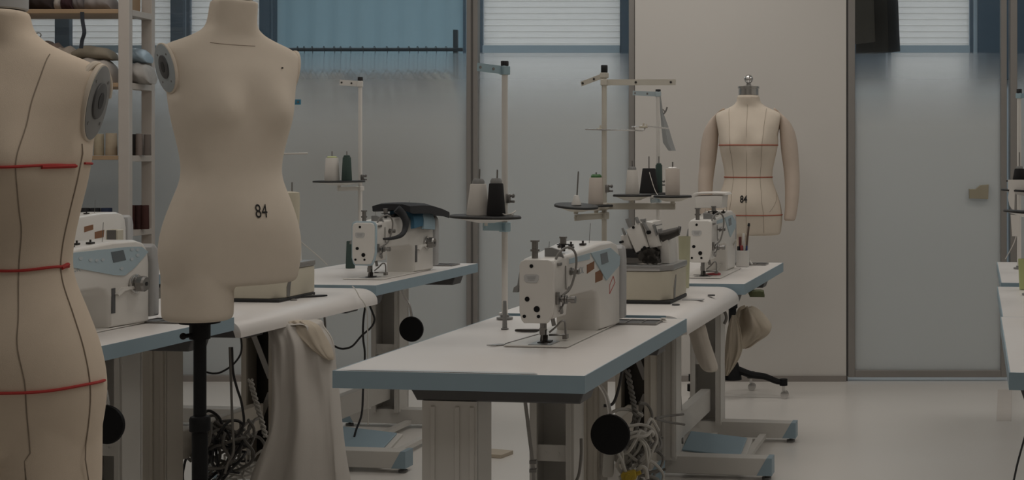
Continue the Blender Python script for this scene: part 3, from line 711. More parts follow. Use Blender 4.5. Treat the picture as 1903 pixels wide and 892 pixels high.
b = MB()
sp = P(948, 400, 4.43)
b.tube([P(930, 403, 4.42) + Vector((0, 0, .012)), P(940, 399, 4.41), P(952, 396, 4.42), P(958, 392, 4.42), P(950, 398, 4.40), P(941, 402, 4.42) + Vector((0, 0, .006)), P(955, 400, 4.41)], 0.0022, seg=6)
tag(b.build('thread_scrap', CABLEW), 'tangle of white thread lying on the tray by the black cone', 'thread')
# S2: overlock table, double stand
S2Y = 5.3; bx2 = ((1123 - CX) * S2Y / FPX, S2Y)
def o2(px, py, Y=S2Y): return off(px, py, Y, bx2)
tl = o2(1071, 384, 5.12); tl2 = o2(1108, 383, 5.30); ta = o2(1175, 364, 5.27); tb = o2(1250, 366, 5.27)
r_ = lambda px, py, Y=S2Y: P(px, py, Y)
stand('cream double thread stand with two guide arms behind the front machine', bx2[0], bx2[1], .7667, EYE + (290 - 121) * S2Y / FPX, CREAMPOLE,
      arms=[(-0.088, 0.03, EYE + 150 * S2Y / FPX, -0.03, 0.018), (0.262, -0.01, EYE + 137 * S2Y / FPX, 0.0, 0.022)],
      trays=[(*tl, .076, R(4), R(4), [(-0.0, 0.0, 0.128)]), (*tl2, .060, 0, 0, [(0, 0, 0.126)]), (*ta, .068, 0, 0, [(0, 0, 0.13)]), (*tb, .068, 0, 0, [(0.0, 0, 0.13)])],
      bars=[(tl[0] * 1.0, tl[1] * 1.0, tl[2] - 0.040, 0.0, 0.022), (tb[0], tb[1], tb[2] - 0.036, 0.0, 0.022)],
      rods=[([r_(1088, 240), r_(1123, 241, 5.285), r_(1170, 242, 5.285), r_(1192, 243), r_(1197, 241), r_(1199, 236)], .003), ([r_(1174, 236), r_(1205, 235), r_(1243, 239)], .003)],
      rodm=CHROME, screws=[EYE - 60 * S2Y / FPX])
for px in (1116, 1196):
    b = MB(); c = r_(px, 240 if px < 1150 else 236) - Vector((bx2[0], bx2[1], .7667)); b.box(c, (0.03, 0.014, 0.008), bev=0.002); b.box(c + Vector((0.0, 0, 0.008)), (0.006, 0.006, 0.012)); b.box(c + Vector((0.012, 0, 0.006)), (0.004, 0.006, 0.008))
    b.build('thread_guide', CREAM, bpy.data.objects['thread_stand.001'], smooth=False)
b = MB(); b.lathe([(0.018, 0.0), (0.018, 0.004), (0.008, 0.034), (0.004, 0.036), (0.004, 0.0)], seg=20)
tag(b.build('spool_holder', WHITE, loc=(bx2[0] + tl[0], bx2[1] + tl[1], tl[2] + 0.006)), 'small empty white spool holder on the left tray of the double stand', 'spool holder')
cone('ivory thread cone with a green tip on the double stand', bx2[0] + tl2[0], bx2[1] + tl2[1], tl2[2] + 0.0065, .100, .030, .0255, PKTHREAD, GREEN, 0.012, 0.020)
cone('narrow white thread cone left of the big black cone', bx2[0] + ta[0], bx2[1] + ta[1], ta[2] + 0.0065, .090, .026, .019, WHTHREAD, GREYP, 0.012, 0.015)
cone('ivory thread cone right of the big black cone, by the white wall', bx2[0] + tb[0], bx2[1] + tb[1], tb[2] + 0.0065, .098, .027, .0265, PKTHREAD, WHITE, 0.006, 0.018)
# S3: far right table
S3Y = 6.72; bx3 = ((1223 - CX) * S3Y / FPX, S3Y)
k1 = off(1206, 357, 6.55, bx3); k2 = off(1224.5, 357, 6.64, bx3); tc_ = off(1211, 359, 6.6, bx3)
stand('white thread stand of the far right table with black and dark green cones', bx3[0], bx3[1], .777, EYE + (290 - 166) * S3Y / FPX, WHITE,
      arms=[(-0.112, -0.03, EYE + 115 * S3Y / FPX, 0.004, 0.022)], armmat=mat('pale_blue_grey_paint', (0.45, 0.53, 0.56), 0.4),
      trays=[(tc_[0], tc_[1], tc_[2] - 0.004, .10, 0, 0, [(k1[0] - tc_[0], k1[1] - tc_[1], .175), (k2[0] - tc_[0], k2[1] - tc_[1], .175)])],
      bars=[(tc_[0], tc_[1], tc_[2] - 0.036, 0, 0.02)], screws=[EYE - 50 * S3Y / FPX])
cone('large black thread cone with a pale thread tail across it', bx3[0] + k1[0], bx3[1] + k1[1], tc_[2] + 0.003, .113, .044, .030, BLKTHREAD)
cone('slim dark green thread cone behind the large black cone', bx3[0] + k2[0], bx3[1] + k2[1], tc_[2] + 0.003, .128, .0165, .0155, DGREEN, DGREEN, 0.008, 0.012)
b = MB(); b.tube([P(1205, 313, 6.53), P(1211, 335, 6.50), P(1217, 353, 6.50), P(1222, 362, 6.49)], 0.0016, seg=5); tag(b.build('thread_tail', WHTHREAD), 'pale thread tail running over the large black cone', 'thread')
b = MB(); rr = []
for (xa, xb, py) in ((1226, 1228, 178), (1227, 1232, 208), (1229, 1242, 235), (1232, 1251, 265), (1242, 1256, 280)):
    a1, a2 = P(xa, py, 6.60), P(xb, py, 6.60); rr.append([a1, (a1 + a2) / 2 + Vector((0, -0.018, 0)), a2, (a1 + a2) / 2 + Vector((0, 0.012, 0))])
b.loft(rr); tag(b.build('plastic_bag', POLY), 'small clear plastic bag hanging from the thread guide by the white wall', 'bag')
b = MB(); b.tube([P(1240, 199, 6.6), P(1237, 207, 6.6), P(1233, 212, 6.6)], 0.004, seg=6); b.tube([P(1232, 203, 6.6), P(1236, 208, 6.6)], 0.003, seg=6); tag(b.build('clip', STEEL), 'small metal clip above the clear plastic bag', 'clip')
# S4: back-left table
S4Y = 6.84; bx4 = ((669.5 - CX) * S4Y / FPX, S4Y)
e1 = off(617, 336, 6.7, bx4); e2 = off(644.5, 336, 6.7, bx4); t4 = off(630, 338, 6.72, bx4)
stand('white thread stand against the frosted glass with white and dark green cones', bx4[0], bx4[1], .763, EYE + (290 - 143) * S4Y / FPX, WHITE,
      arms=[(-0.088, -0.02, EYE + 134 * S4Y / FPX, 0.006, 0.027)],
      trays=[(*t4, .116, 0, 0, [(e1[0] - t4[0], e1[1] - t4[1], .145), (e2[0] - t4[0], e2[1] - t4[1], .145)])], bars=[(t4[0], t4[1], t4[2] - .034, 0, 0.018)], screws=[EYE - 40 * S4Y / FPX])
cone('white thread cone with lime rim on the stand before the frosted glass', bx4[0] + e1[0], bx4[1] + e1[1], t4[2] + .0065, .107, .035, .029, WHTHREAD, LIME, 0.008, 0.024)
cone('dark green thread cone beside a white cone before the frosted glass', bx4[0] + e2[0], bx4[1] + e2[1], t4[2] + .0065, .110, .024, .019, DGREEN, DGREEN, 0.010, 0.015)
# S5: stand mostly hidden by the pale dress form
S5Y = 5.5; bx5 = ((512 - CX) * S5Y / FPX, S5Y)
t5v = P(560, 190, S5Y)
stand('thread stand hidden behind the pale dress form, blue tip showing', bx5[0], bx5[1], .753, 1.60, WHITE,
      arms=[(t5v.x - bx5[0], -0.02, t5v.z, 0.0, 0.02)], armmat=mat('blue_paint', (0.06, 0.25, 0.38), 0.4), rodm=WHTHREAD,
      rods=[([P(500, 286, S5Y), P(512, 286, S5Y - .012), P(572, 285, S5Y)], .0035)])
# S6: right edge
S6Y = 6.5; bx6 = ((1894 - CX) * S6Y / FPX, S6Y)
t6 = off(1907, 337, 6.36, bx6)
stand('white thread stand at the right edge of the photo', bx6[0], bx6[1], .765, EYE + (290 - 165) * S6Y / FPX, WHITE,
      arms=[(0.10, -0.06, EYE + 112 * S6Y / FPX, 0, 0.022)], armmat=mat('pale_blue_paint', (0.36, 0.50, 0.56), 0.4),
      trays=[(*t6, .085, 0, 0, [(-0.03, 0, .13), (0.03, 0.02, .13)])], bars=[(t6[0], t6[1], t6[2] - 0.036, 0, 0.02)])
cone('black thread cone on the stand at the right edge', bx6[0] + t6[0] - .03, bx6[1] + t6[1], t6[2] + .0065, .05, .030, .022, BLKTHREAD, GREYP, 0.012, 0.016)
# second stand nearer at the right edge with paper patterns hung on it
S7Y = 5.4; bx7 = ((1912 - CX) * S7Y / FPX, S7Y)
ta7 = off(1912, 356, 5.3, bx7); tb7 = off(1916, 396, 5.35, bx7)
stand('dark-trayed thread stand cut off by the right edge', bx7[0], bx7[1], .7527, 1.6, WHITE,
      trays=[(*ta7, .10, 0, R(3), []), (*tb7, .10, 0, R(4), [])])
def sheet(label, pts, Y, dy=0.0):
    q = [P(a, b_, Y) for a, b_ in pts]; b = MB()
    b.prism([(v.x, v.z) for v in q], 'y', Y - 0.0008, Y + 0.0008)
    return tag(b.build('pattern_paper', PAPER, smooth=False), label, 'paper', 'paper patterns at the right edge')
sheet('wide white paper hanging above the trays at the right edge', [(1873, 334), (1910, 334), (1910, 358), (1873, 352)], 5.2275)
sheet('curved white paper pattern piece hanging at the right edge', [(1876, 352), (1886, 350), (1885, 390), (1881, 389), (1876, 382), (1873, 367)], 5.224)
sheet('long white paper strip hanging below the trays at the right edge', [(1878, 399), (1894, 400), (1894, 439), (1881, 439)], 5.2265)
b = MB(); b.tube([P(1889, 437, 5.235), P(1884, 452, 5.5), P(1876, 468, 5.7), P(1868.5, 481, 5.9)], 0.002, seg=5); tag(b.build('thread_strand', WHTHREAD), 'white thread slanting down by the door frame at the right edge', 'thread')
v = P(1902, 529, 5.62)
b = MB(); b.lathe([(0.014, 0), (0.016, 0.0), (0.021, 0.12), (0.019, 0.12), (0.014, 0.004), (0, 0.004)], seg=24); 
tag(b.build('plastic_cup', LIME, loc=(v.x, v.y, .7535)), 'lime plastic cup standing on the table at the right edge', 'cup')
b = MB(); b.tube([P(1884, 893, 3.9), P(1890, 865, 3.9), P(1898, 835, 3.9), P(1908, 800, 3.9)], 0.003, seg=6); tag(b.build('hanging_cable', CABLEB), 'thin black cable below the table at the right edge', 'cable')

# ================================================================ overlock machines
def overlock(label, row, x, y, zt):
    t = thing('overlock_machine', label, 'overlock machine', row.w(x, y, zt), -row.a, 'overlock machines')
    W_, D_, H_ = .36, .28, .112     # near right bottom corner at the origin
    b = MB(); b.box((-W_ / 2, D_ / 2, 0.006), (W_ + 0.006, D_ + 0.006, 0.011), bev=0.003); b.build('rubber_foot', BLACKR, t, smooth=False)
    b = MB(); b.prism([(-W_, 0), (-0.035, 0), (-0.008, 0.03), (0, 0.05), (0, D_), (-W_, D_)], 'z', 0.0118, H_, bev=0.003); b.build('base_cover', CREAM, t, ang=50)
    b = MB(); b.prism([(0.06, 0.015), (0.06, 0.05), (0.075, 0.075), (0.095, 0.095), (0.095, 0.080), (0.085, 0.05), (0.08, 0.015)], 'x', -0.004, 0.003); b.build('belt_guard', STEEL, t, smooth=False)
    b = MB(); b.prism([(-W_, -0.004), (-0.035, -0.004), (0.004, 0.045), (0.004, D_), (-W_, D_)], 'z', H_ + 0.001, H_ + 0.022, bev=0.004); b.build('work_plate', PLATE, t)
    z0 = H_ + 0.022
    def q(px, pz): return ((px - 560) * .000381 - 0.045, (545 - pz) * .000381 + z0)
    def Q(*p): return [q(*a) for a in p]
    b = MB(); b.prism(Q((70, 480), (70, 545), (540, 545), (540, 500), (400, 480)), 'y', 0.06, 0.20, bev=0.003); b.build('cylinder_bed', STEEL, t, smooth=False)
    b = MB(); b.prism(Q((130, 435), (130, 485), (400, 490), (400, 450), (320, 440), (300, 405), (235, 405), (230, 440)), 'y', 0.045, 0.15, bev=0.003); b.build('looper_cover', BLACK, t, smooth=False)
    b = MB()
    for (px, pz, r) in ((405, 470, .018), (440, 430, .014), (470, 470, .02), (500, 500, .016), (430, 505, .012), (480, 430, .014), (520, 520, .012), (455, 515, .011)):
        c = q(px, pz); b.cyl((c[0], 0.03, c[1]), (c[0], 0.09, c[1]), r, seg=10)
    c = q(450, 470); b.box((c[0], 0.10, c[1]), (0.06, 0.10, 0.05), rot=(0, 0.3, 0)); b.build('looper_mechanism', IRON, t, smooth=False)
    b = MB(); b.prism(Q((505, 400), (560, 320), (610, 320), (625, 400), (630, 545), (540, 545), (540, 420)), 'y', 0.08, 0.22, bev=0.005); b.build('column', WHITE, t)
    b = MB(); b.prism(Q((245, 228), (380, 165), (402, 225), (455, 385), (340, 440), (290, 330)), 'y', 0.03, 0.16, bev=0.006); hd = b.build('head_cover', WHITE, t)
    b = MB(); b.prism(Q((388, 165), (430, 150), (492, 158), (556, 378), (462, 402), (410, 225)), 'y', 0.045, 0.19, bev=0.006); b.build('needle_cover', WHITE, t)
    b = MB(); b.prism(Q((180, 285), (240, 268), (302, 440), (235, 415), (185, 405)), 'y', 0.06, 0.16, bev=0.005); b.build('side_cover', WHITE, t)
    for pts in (((240, 128), (275, 120), (292, 195), (268, 200)), ((328, 112), (345, 108), (372, 165), (350, 172)), ((380, 130), (425, 125), (425, 150), (390, 152)), ((398, 155), (418, 150), (475, 250), (455, 258)), ((495, 180), (510, 175), (540, 270), (530, 280)), ((525, 180), (575, 172), (575, 182), (528, 192)), ((545, 222), (575, 215), (580, 250), (550, 255)), ((205, 215), (212, 212), (240, 275), (228, 280))):
        b = MB(); b.prism(Q(*pts), 'y', 0.028, 0.055, bev=0.002); b.build('tension_post', GREYP, t, smooth=False)
    for px, pz, r in ((320, 205, .0048), (198, 342, .0045), (460, 250, .007), (425, 392, .0062), (403, 408, .005), (95, 495, .006)):
        c = q(px, pz); b = MB(); b.cyl((c[0], 0.0265, c[1]), (c[0], 0.062, c[1]), r, seg=14); b.build('screw_hole', PADB, hd)
    a, c = q(545, 300), q(705, 245)
    b = MB(); b.cyl((a[0], 0.09, a[1]), (c[0], 0.10, c[1]), 0.022, 0.015); b.cyl((c[0] - .004, 0.10, c[1] + .002), (c[0] + .004, 0.10, c[1]), 0.017); b.build('hand_wheel_guard', IRON, t)
    b = MB(); b.prism(Q((350, 540), (430, 548), (570, 540), (560, 532), (400, 532)), 'y', 0.03, 0.06); b.build('presser_plate', CHROME, t, smooth=False)
    return t
overlock('cream overlock machine with black loopers behind the front sewing machine', R2, -.130, .340, .7667)
overlock('cream overlock machine mostly hidden behind the pale dress form', LB, -.126, .50, .7527)

# ================================================================ small things on the tables
# front table: grey bobbin post, edge guide, drop of small parts
v = P(938, 612, 1374 / (612 - 290))
b = MB(); b.lathe([(0, 0), (0.0115, 0), (0.0115, 0.003), (0.0075, 0.004), (0.0052, 0.083), (0.004, 0.085), (0, 0.085)], seg=20)
tag(b.build('spool_post', GREYP, loc=(v.x, v.y, .7608)), 'grey tapered spool post standing left of the front sewing machine', 'spool post')
t = thing('edge_guide', 'metal seam guide with a thin rod lying on the front table', 'seam guide', (*P(930, 642, 1374 / 352).xy, .7607), -A)
b = MB(); b.prism([(-0.035, -0.012), (-0.008, 0.016), (0.028, 0.013), (-0.004, -0.011)], 'z', 0.0, 0.0025); b.box((-0.012, -0.022, 0.002), (0.016, 0.004, 0.003), rot=(0, 0, 0.7)); b.build('guide_plate', PLATE, t, smooth=False)
b = MB(); b.tube([(0.012, 0.004, 0.004), (0.06, 0.008, 0.018), (0.105, 0.012, 0.031)], 0.0015, seg=6); b.build('guide_bar', STEEL, t)
v = P(985, 606, 4.2)
b = MB(); b.prism([(-0.045, 0), (-0.02, -0.007), (0.05, -0.007), (0.05, 0.007), (-0.02, 0.007)], 'z', 0, 0.008, bev=0.002)
tag(b.build('screwdriver_blade', IRON, loc=(v.x, v.y, .761), smooth=False), 'dark metal tool lying on the front table behind the machine head', 'tool')
# round table plugs
for lab, px, py, row, zt in (('dark round cable plug in the table beside the cream overlocker', 1256, 567, R2, .7667), ('dark round cable plug behind the cream overlocker near its right corner', 1322, 550 - 0.5, R2, .7667)):
    Y = (EYE - zt) * FPX / (py - CY); v = P(px, py, Y)
    b = MB(); b.lathe([(0, 0), (0.014, 0), (0.013, 0.004), (0, 0.0045)], seg=20); tag(b.build('cable_plug', DGREY, loc=(v.x, v.y, zt)), lab, 'cable plug')
Y = (EYE - .7667) * FPX / (557 - CY); v = P(1288, 557, Y)
b = MB(); b.box((0, 0, 0.001), (0.075, 0.04, 0.002)); tag(b.build('slide_plate', LGREY, loc=(v.x, v.y, .7667), smooth=False, rot=(0, 0, -A)), 'grey slide plate on the table right of the cream overlocker', 'plate')
# white bobbin in the tray
v = P(1233, 596, .518 * FPX / (597 - CY)); b = MB(); b.lathe([(0, 0), (0.010, 0), (0.010, 0.002), (0.006, 0.003), (0.006, 0.006), (0.010, 0.007), (0.010, 0.009), (0, 0.009)], seg=20)
tag(b.build('bobbin', WHTHREAD, loc=(v.x, v.y, .7632)), 'white bobbin lying in the parts tray of the front table', 'bobbin')
# pen cup on far right table
Yp = (EYE - .7767) * FPX / (495 - CY); v = P(1380, 495, Yp)
cup = thing('pen_cup', 'square white pen cup on the far right table', 'pen cup', (v.x, v.y, .7767), -A)
s_ = .025; hc = 30 * Yp / FPX
b = MB()
for (x_, y_, sx, sy) in ((-s_, 0, .002, 2 * s_ + .002), (s_, 0, .002, 2 * s_ + .002), (0, -s_, 2 * s_, .002), (0, s_, 2 * s_, .002)): b.box((x_, y_, hc / 2), (sx, sy, hc))
b.box((0, 0, 0.002), (2 * s_, 2 * s_, 0.003)); b.build('cup_body', WHITE, cup, smooth=False)
for i, (lab, dx_, dy_, tx, ty, ln, r, m, cm) in enumerate((('dark red pen in the pen cup', -.010, .0, -.01, 0, .13, .007, mat('dark_red_plastic', (.13, .03, .03), .5), None), ('white pen in the pen cup', .004, .012, .004, 0, .145, .006, WHITE, None), ('long black brush pen leaning right in the pen cup', .010, .0, .10, 0, .18, .005, mat('brown_handle', (.12, .08, .06), .5), BLACK), ('blue pen in the pen cup', .017, -.008, .02, 0, .09, .005, mat('blue_pen', (.03, .05, .16), .5), None), ('red marker at the front of the pen cup', -.004, -.012, 0, 0, .092, .007, mat('red_marker', (.30, .05, .05), .5), None), ('black marker at the left of the pen cup', -.018, -.010, -.01, 0, .088, .006, BLACK, None))):
    p = thing('pen', lab, 'pen', (v.x + dx_, v.y + dy_, .7767 + .0045), 0, 'pens in the cup')
    p.rotation_euler = (0, tx, 0)
    b = MB(); b.cyl((0, 0, 0), (0, 0, ln), r, seg=10, bev=.001); b.build('barrel', m, p)
    if cm: b = MB(); b.cyl((0, 0, ln), (0, 0, ln + .014), r * 1.3, r, seg=10); b.build('brush_cap', cm, p)
# scissors
v = P(1322, 513, (EYE - .7767) * FPX / (513 - CY))
sc_ = thing('thread_snips', 'red-handled thread snips lying before the far right machine', 'snips', (v.x, v.y, .7767), R(8))
b = MB(); b.prism([(-.085, -.012), (-.02, -.001), (-.02, .005), (-.05, -.001)], 'z', .0022, .0042); b.prism([(-.075, .010), (-.02, .004), (-.02, .010)], 'z', .004, .006); b.build('blades', STEEL, sc_, smooth=False)
b = MB(); b.tube([(-.025, .002, .006), (0, .016, .008), (.03, .012, .009), (.036, .0, .008)], .0045, seg=7); b.tube([(-.025, .004, .006), (0, -.010, .007), (.028, -.008, .007), (.036, .004, .008)], .0045, seg=7); b.build('handles', mat('red_handle', (.42, .07, .08), .5), sc_)
# white box on top of the far right machine
w = R3.w(m3x, m3y + .22, 0)
bxo = thing('white_box', 'white open box lying on top of the far right machine', 'box', (w.x, w.y, .7767 + .281), -A)
b = MB(); b.prism([(-.058, 0), (.055, 0), (.06, .055), (-.062, .052)], 'y', -.07, .07, bev=.006); b.build('box_body', WHITE, bxo)
b = MB(); b.prism([(-.075, .054), (-.04, .060), (.02, .062), (.075, .056), (.07, .066), (.01, .068), (-.06, .066)], 'y', -.075, .075, bev=.002); b.build('folded_lid', PAPER, bxo)
# lime tall cup near overlock (behind)
v = P(1272, 540, 5.55); b = MB(); b.lathe([(0.0, 0), (.018, 0), (.024, .20), (.022, .20), (.016, .004), (0, .004)], seg=24); tag(b.build('plastic_cup', mat('pale_lime_plastic', (.50, .49, .34), .5), loc=(v.x, v.y, .7667)), 'tall pale lime cup between the overlocker and the far right machine', 'cup')
# cream roll standing behind the pale dress form
v = P(537, 541, 5.55)
fr_ = thing('cream_roll', 'cream cylinder standing on the table behind the pale dress form', 'roll', (v.x, v.y, .7527))
b = MB(); b.lathe([(.031, 0), (.033, .01), (.041, .36), (.039, .385), (.008, .39), (.004, .0), (.031, 0)], seg=28); b.build('roll_body', mat('cream_roll_paper', (.56, .51, .40), .7), fr_)
b = MB(); b.cyl((.012, 0, .388), (.012, 0, .425), .003, seg=8); b.build('pin', STEEL, fr_)
# dark green spool left of draped machine
v = P(651, 498, (EYE - .763) * FPX / (498 - CY))
cone('dark green thread cone standing on the table left of the draped machine', v.x, v.y, .7627, .125, .021, .017, DGREEN, group='thread cones on the tables')
# black mat with small tools on rounded left table
v = P(540, 553, (EYE - .753) * FPX / (553 - CY))
b = MB(); b.prism([(-.12, -.02), (.0, -.025), (.09, .02), (.12, .055), (.09, .06), (.0, .0)], 'z', 0.0, .006, bev=.002); tag(b.build('black_strap', BLACK, loc=(v.x, v.y, .7527), smooth=False), 'black strap lying on the rounded table beside the pale dress form', 'strap')
for i, (px, py) in enumerate(((546, 558), (577, 549))):
    v = P(px, py, (EYE - .753) * FPX / (py - CY)); b = MB(); b.lathe([(0, 0), (.012, 0), (.012, .003), (.006, .006), (0, .006)], seg=18); tag(b.build('table_screw', STEEL, loc=(v.x, v.y, .7525)), ('round metal plug on the rounded table right below the black strap', 'round metal plug at the right end of the black strap')[i], 'plug')
b = MB(); b.tube([P(625, 548, 5.53) + Vector((0, 0, .004)), P(634, 554, 5.49) + Vector((0, 0, .004)), P(642, 562, 5.47)], .0022, seg=6); tag(b.build('black_thread', CABLEB), 'short black cord over the rounded edge of the left table', 'cord')
# black cloth and blue rags over the draped machine
def over(px, py, x): return None
mw = lambda x, y, z: LC.w(mcx + x, mcy + y, .7627 + z)
def ribbon(path, wv, th, m, name, label, cat):
    """strip of cloth along path (machine coordinates), half-width vector wv"""
    pts = crv(path, 6); rings = []
    for i, p in enumerate(pts):
        k = i / (len(pts) - 1)
        wv_ = wv(k) if callable(wv) else Vector(wv)
        tg = (pts[min(i + 1, len(pts) - 1)] - pts[max(0, i - 1)]).normalized(); n = tg.cross(wv_).normalized() * th
        rings.append([mw(*(p - wv_ - n)), mw(*(p + wv_ - n)), mw(*(p + wv_ + n)), mw(*(p - wv_ + n))])
    b = MB(); b.loft(rings); o = b.build(name, m); return tag(o, label, cat)
ribbon([(.112, .25, .205), (.105, .26, .25), (.07, .27, .275), (.0, .27, .272)], lambda k: Vector((0, .055, .004)), .008, BLUERAG, 'blue_cloth', 'deep blue cloth under the black cover on the draped machine', 'cloth')
ribbon([(.118, .36, .19), (.112, .37, .24), (.08, .38, .272), (.03, .38, .272)], lambda k: Vector((.0, .065, -.005)), .006, PBLUERAG, 'pale_blue_cloth', 'pale blue rag hanging from the draped machine', 'cloth')
b = MB(); rr = []
ax_ = Vector((cos(A), -sin(A), 0))
for (px, py, Y, hw, th) in ((727, 386, 6.16, .085, .016), (731, 386, 6.18, .090, .020), (748, 385, 6.27, .095, .021), (766, 386, 6.36, .095, .021), (786, 391, 6.46, .090, .019), (803, 396.5, 6.55, .080, .017), (806, 397, 6.56, .075, .012)):
    c = P(px, py, Y); ring = []
    for (u, v_) in ((-1, -.9), (-1.02, .4), (-.6, .95), (0, 1.05), (.6, .95), (1.02, .4), (1.02, -1.3), (.7, -.8), (0, -.6), (-.6, -.6)):
        ring.append(c + ax_ * hw * u + Vector((0, 0, th * v_)))
    rr.append(ring)
b.loft(rr)
b.tube([P(737, 388, 6.12), P(748, 398, 6.13), P(754, 412, 6.12), P(752, 428, 6.10), P(744, 438, 6.05), P(728, 443, 5.98), P(713, 444, 5.93)], lambda k: .019 - .014 * k, seg=8)
tag(b.build('black_cover', CHARCOAL, ang=60), 'black folded cover with strap draped over the back-left machine', 'cover')
# box display and stickers on farthest left machine
v = P(213, 452, 5.75)
dsp = thing('display_unit', 'small white display unit behind the dialled machine at left', 'display', (v.x, v.y, .7625 + 0.0), 0)
b = MB(); b.box((0, 0, .11), (.05, .05, .22), bev=.003); b.cyl((0, 0, .22), (0, 0, .221), .01); b.build('housing', CREAM, dsp, smooth=False)
zc = EYE - (436 - CY) * 5.75 / FPX - .7625
b = MB(); b.box((0, -.0255, zc), (.036, .002, .04)); b.build('grey_screen', STEEL, dsp, smooth=False)
for lab, pts in (('white cable running from the far right machine to the pen cup', ((1368, 446, 6.30), (1362, 458, 6.32), (1352, 474, 6.30), (1340, 490, 6.2), (1330, 506, 6.08))), ('white cable curling behind the pen cup', ((1384, 462, 6.55), (1388, 474, 6.55), (1393, 484, 6.55), (1398, 491, 6.52)))):
    b = MB(); b.tube([P(*p) for p in pts], .004, seg=6); tag(b.build('white_cable', CABLEW), lab, 'cable')
# olive sleeve under far right table edge
b = MB(); q4 = [P(1389, 545, 5.72), P(1413, 531.5, 6.0), P(1420, 533, 6.0), P(1422, 543, 6.0), P(1393, 555, 5.72)]
b.prism([(q4[0].x, q4[0].z), (q4[1].x, q4[1].z), (q4[2].x, q4[2].z), (q4[3].x, q4[3].z), (q4[4].x, q4[4].z)], 'y', 5.78, 5.86, bev=.003)
tag(b.build('olive_pouch', OLIVE, smooth=False), 'olive pouch hanging below the far right table edge', 'pouch')
# wood offcut on the floor
v = P(918, 841, EYE * FPX / (846 - CY)); b = MB(); b.box((0, 0, .008), (.13, .10, .016), bev=.002); tag(b.build('wood_block', mat('pale_wood', (.52, .45, .36), .6), loc=(v.x, v.y, 0), rot=(0, 0, R(-20)), smooth=False), 'pale wooden block lying on the floor under the front table', 'block')
# ================================================================ dress forms
#      z(from waist)  half width, front depth, back depth
BODY = [(-.305, .168, .100, .110), (-.25, .176, .110, .125), (-.20, .178, .116, .130), (-.14, .168, .116, .122), (-.08, .149, .108, .104), (-.03, .131, .096, .090), (0.0, .126, .090, .085), (.04, .129, .092, .084),
        (.09, .139, .100, .088), (.14, .150, .106, .096), (.17, .155, .108, .100), (.21, .161, .105, .104), (.25, .168, .098, .104), (.28, .176, .089, .101), (.305, .182, .078, .095), (.325, .181, .069, .088), (.343, .158, .062, .080), (.36, .118, .056, .073),
        (.376, .086, .053, .067), (.389, .069, .053, .063), (.40, .0625, .053, .060), (.415, .060, .052, .058), (.45, .058, .052, .056), (.485, .056, .051, .054)]
def prof(z, tab=BODY):
    if z <= tab[0][0]: return tab[0][1:]
    if z >= tab[-1][0]: return tab[-1][1:]
    for i in range(len(tab) - 1):
        if tab[i][0] <= z <= tab[i + 1][0]: break
    a, b = tab[i], tab[i + 1]; h = b[0] - a[0]; t = (z - a[0]) / h
    pa = tab[i - 1] if i > 0 else a; pb = tab[i + 2] if i + 2 < len(tab) else b
    out = []
    for k in (1, 2, 3):
        m0 = (b[k] - pa[k]) / (b[0] - pa[0]); m1 = (pb[k] - a[k]) / (pb[0] - a[0])
        t2, t3 = t * t, t * t * t
        out.append((2 * t3 - 3 * t2 + 1) * a[k] + (t3 - 2 * t2 + t) * h * m0 + (-2 * t3 + 3 * t2) * b[k] + (t3 - t2) * h * m1)
    return out
XS = [1.0]
def surf(z, t, grow=0.0):
    hw, f, bk = prof(z)
    c, s = cos(t), sin(t)
    e = 0.86
    x = hw * (abs(c) ** e) * (1 if c > 0 else -1)
    y = -f * abs(s) ** e if s > 0 else bk * abs(s) ** e
    if s > 0:
        for sd in (-1, 1):
            g = exp(-((x - sd * .078) / .050) ** 2 - ((z - (.165 if z > .165 else .165)) / (.075 if z > .165 else .055)) ** 2)
            y -= .034 * g * min(1, s * 2.5)
        y -= .012 * exp(-(x / .09) ** 2 - ((z + .13) / .07) ** 2)      # belly
        y += .010 * exp(-(x / .02) ** 2 - ((z - .17) / .05) ** 2)
    else:
        for sd in (-1, 1):
            y += .018 * exp(-((x - sd * .075) / .06) ** 2 - ((z + .21) / .07) ** 2)
    # flat armholes
    lim = None
    if .19 < z < .36:
        k = min(1, (z - .19) / .03) * min(1, (.36 - z) / .012)
        lim = .163 + .20 * (z - .27)
        if abs(x) > lim: x = (1 - k) * x + k * lim * (1 if x > 0 else -1)
    # shoulders lean back a little
    if z > .27: y += .06 * (min(z, .37) - .27)
    if z > .37: y -= .22 * (z - .37)
    n = Vector((x / max(hw, .01) ** 2, (y) / max(f, .01) ** 2, 0)).normalized() * grow
    return Vector(((x + n.x) * XS[0], y + n.y, z))
def bodymesh(b, zlo=-.305, zhi=.485, nz=110, nt=96, round_bottom=True):
    rings = []
    if round_bottom:
        for k in range(4):
            s_ = sin(pi / 2 * (k + .4) / 4.4); zz = zlo + .012 * (1 - sin(pi / 2 * (k + .6) / 4.6)) * 0 + .010 * k / 4
            rings.append([Vector((p.x * (0.93 + .07 * s_), p.y * (0.93 + .07 * s_), zz)) for p in [surf(zlo, 2 * pi * j / nt) for j in range(nt)]])
        z0 = zlo + .012
    else: z0 = zlo
    for i in range(nz + 1):
        z = z0 + (zhi - z0) * i / nz
        rings.append([surf(z, 2 * pi * j / nt) for j in range(nt)])
    b.loft(rings)
def line(name, m, parent, pts, r, seg=6):
    b = MB(); b.tube(pts, r, seg=seg, n=1); return b.build(name, m, parent)
def ring_pts(z0, z1, t0, t1, n=60, grow=.0012):
    return [surf(z0 + (z1 - z0) * i / n, t0 + (t1 - t0) * i / n, grow) for i in range(n + 1)]
